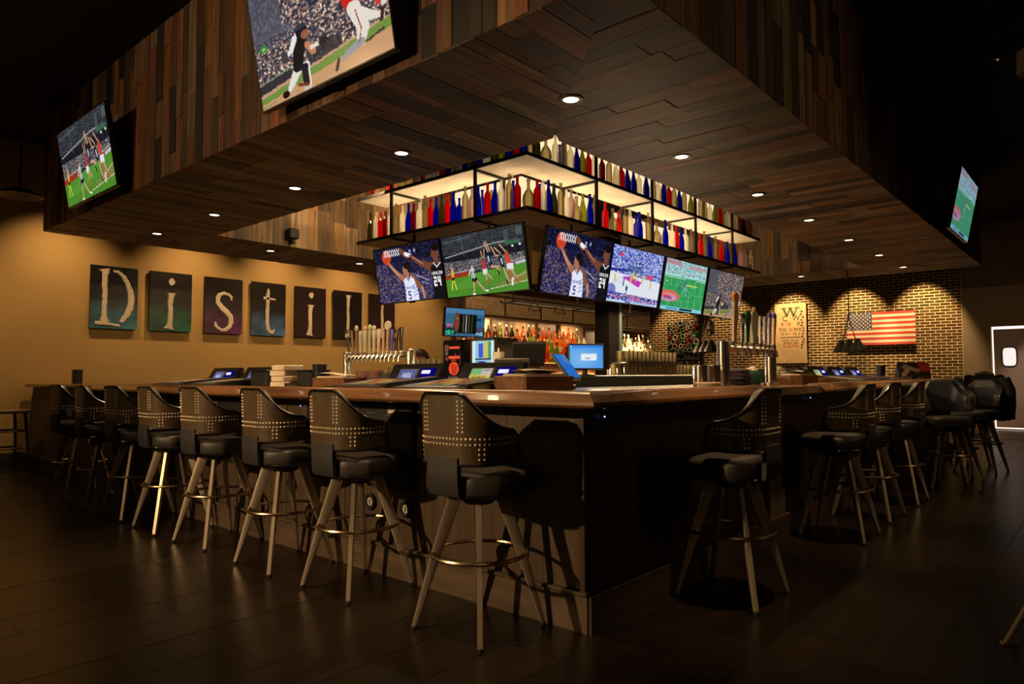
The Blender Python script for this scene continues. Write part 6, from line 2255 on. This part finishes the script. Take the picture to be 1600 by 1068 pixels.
def person(label, joints, bones, rad, head, face_dir, shirt, loc):
    t = thing('person', label, 'person', loc)
    base_ = Vector(loc)

    def skinned(name, J, B, RD_, m, root_, sub=2):
        names = list(J)
        me = bpy.data.meshes.new(name)
        me.from_pydata([tuple(Vector(J[n]) - base_) for n in names], [(names.index(a), names.index(b)) for a, b in B], [])
        me.materials.append(m)
        o = link(name, me, t)
        md = o.modifiers.new('Skin', 'SKIN')
        md.use_smooth_shade = True
        for i, n in enumerate(names):
            me.skin_vertices[0].data[i].radius = (RD_[n], RD_[n])
            me.skin_vertices[0].data[i].use_root = (n == root_)
        sd = o.modifiers.new('Sub', 'SUBSURF')
        sd.levels = sd.render_levels = sub
        return o

    body = skinned('body', joints, bones, rad, M['skin'], 'pelvis')
    up = {k: v for k, v in joints.items() if k in ('pelvis', 'chest', 'neckb', 'shl', 'shr', 'elml', 'elmr', 'waist')}
    skinned('shirt', up, [b for b in bones if b[0] in up and b[1] in up], {k: rad[k] * (1.30 if k in ('pelvis', 'waist', 'chest') else 1.16) + .012 for k in up}, shirt, 'pelvis')
    lo = {k: v for k, v in joints.items() if k in ('pelvis', 'waist', 'hipl', 'hipr', 'knl', 'knr', 'anl', 'anr')}
    skinned('trousers', lo, [b for b in bones if b[0] in lo and b[1] in lo], {k: rad[k] * (1.2 if k != 'waist' else 1.0) + .012 for k in lo}, M['jean'], 'pelvis')
    for s_ in 'lr':
        sh_ = {k: v for k, v in joints.items() if k in ('an' + s_, 'to' + s_)}
        skinned('shoe', sh_, [('an' + s_, 'to' + s_)], {'an' + s_: .058, 'to' + s_: .045}, M['rubber'], 'an' + s_)
    # head: skull, face features and hair, turned to face_dir
    hp = Vector(head) - base_
    f = Vector(face_dir).normalized()
    side = f.cross(Vector((0, 0, 1))).normalized()
    upv = side.cross(f)
    mtx = Matrix((side, f, upv)).transposed()
    hd = MB().ball((0, 0, 0), .1, 16, 12, sc=(.78, .95, 1.14))
    hd.v = [(x * (1 - max(0, -z) * 2.2), y + (.012 if z < -.04 and y > 0 else 0), z) for x, y, z in hd.v]
    hd.tube([(0, .092, .012), (0, .118, -.022), (0, .096, -.032)], [.008, .015, .01], 8)
    hd.tube([(-.022, .088, -.055), (0, .096, -.055), (.022, .088, -.055)], [.004, .008, .004], 6)
    for s_ in (-1, 1):
        hd.ball((s_ * .079, -.005, -.005), .024, 8, 6, sc=(.35, .7, 1.2))
    hd.v = [tuple(mtx @ Vector(p) + hp) for p in hd.v]
    hd.build('head', M['skin'], t, angle=80)
    ey_ = MB()
    for s_ in (-1, 1):
        ey_.ball((s_ * .031, .083, .012), .0095, 8, 6)
        ey_.tube([(s_ * .018, .092, .034), (s_ * .046, .082, .034)], .004, 6)
    ey_.v = [tuple(mtx @ Vector(p) + hp) for p in ey_.v]
    ey_.build('eyes', M['hair'], t)
    hr = MB()
    rows = []
    for i in range(8):
        th = PI * .56 * i / 7
        rows.append([(.1 * .90 * max(.02, math.sin(th)) * math.cos(a), .1 * 1.08 * max(.02, math.sin(th)) * math.sin(a) - .008 - (.0 if math.sin(a) < 0 else .012 * i / 7), .1 * 1.30 * math.cos(th) - (.04 * i / 7 if math.sin(a) < .2 else -.03 * i / 7)) for a in [2 * PI * j / 18 for j in range(18)]])
    hr.grid(rows, wrap=True)
    hr.v = [tuple(mtx @ Vector(p) + hp) for p in hr.v]
    hr.build('hair', M['hair'], t, angle=80)
    return t


def staff(label, pel, chest, neck, head, face, hands, shirt):
    P, Cc, N = Vector(pel), Vector(chest), Vector(neck)
    f = Vector((face[0], face[1], 0)).normalized()
    sd = f.cross(Vector((0, 0, 1)))
    J = dict(pelvis=P, waist=(P + Cc) / 2, chest=Cc, neckb=N, neckt=N + (Vector(head) - N) * .6)
    Rr = dict(pelvis=.14, waist=.135, chest=.15, neckb=.075, neckt=.055)
    B = [('pelvis', 'waist'), ('waist', 'chest'), ('chest', 'neckb'), ('neckb', 'neckt')]
    for s_, k in ((-1, 'l'), (1, 'r')):
        sh = Cc + sd * s_ * .18 + (N - Cc) * .35
        h = Vector(hands[k])
        mid = (sh + h) / 2 + Vector((0, 0, -.05)) - f * .05 + sd * s_ * .06
        J['sh' + k], J['elm' + k], J['el' + k], J['wr' + k] = sh, sh + (mid - sh) * .6, mid, h
        Rr.update({'sh' + k: .065, 'elm' + k: .052, 'el' + k: .042, 'wr' + k: .03})
        B += [('chest', 'sh' + k), ('sh' + k, 'elm' + k), ('elm' + k, 'el' + k), ('el' + k, 'wr' + k)]
        d = (h - mid).normalized()
        pm = h + d * .06
        J['pa' + k] = pm
        Rr['pa' + k] = .032
        B.append(('wr' + k, 'pa' + k))
        sp = d.cross(Vector((0, 0, 1))).normalized()
        for q in range(4):
            a = pm + sp * (q - 1.5) * .021 + d * .035
            e = a + d * (.05, .058, .055, .042)[q] + Vector((0, 0, -.022))
            J['fa%d%s' % (q, k)], J['fb%d%s' % (q, k)] = a, e
            Rr['fa%d%s' % (q, k)], Rr['fb%d%s' % (q, k)] = .0092, .007
            B += [('pa' + k, 'fa%d%s' % (q, k)), ('fa%d%s' % (q, k), 'fb%d%s' % (q, k))]
        tb0 = h + d * .03 - sp * .035 * s_
        J['ta' + k], J['tb' + k] = tb0, tb0 + d * .035 - sp * .018 * s_
        Rr['ta' + k], Rr['tb' + k] = .011, .009
        B += [('wr' + k, 'ta' + k), ('ta' + k, 'tb' + k)]
        hip = P + sd * s_ * .095 + Vector((0, 0, -.08))
        kn = Vector((P.x, P.y, 0)) + sd * s_ * .11 + f * .03 + Vector((0, 0, .50))
        an = Vector((P.x, P.y, 0)) + sd * s_ * .12 + Vector((0, 0, .08)) - f * .02
        J['hip' + k], J['kn' + k], J['an' + k], J['to' + k] = hip, kn, an, an + f * .16 + Vector((0, 0, -.045))
        Rr.update({'hip' + k: .095, 'kn' + k: .06, 'an' + k: .042, 'to' + k: .035})
        B += [('pelvis', 'hip' + k), ('hip' + k, 'kn' + k), ('kn' + k, 'an' + k), ('an' + k, 'to' + k)]
    return person(label, J, B, Rr, head, face, shirt, (P.x, P.y, 0))


staff('person with short dark hair looking down behind the glasses on the left', (7.62, 8.10, .90), (7.48, 8.22, 1.23), (7.42, 8.27, 1.36), (7.36, 8.32, 1.50), (-.9, .12, -.34), dict(l=(7.15, 8.35, 1.0), r=(7.25, 8.6, 1.0)), M['shirt_d'])
staff('person in a grey shirt bending over behind the left tap tower', (6.44, 7.32, .92), (6.22, 7.59, 1.22), (6.08, 7.77, 1.18), (5.98, 7.89, 1.12), (-.5, .6, -.7), dict(l=(5.90, 7.85, .9), r=(6.32, 7.95, .92)), M['shirt'])
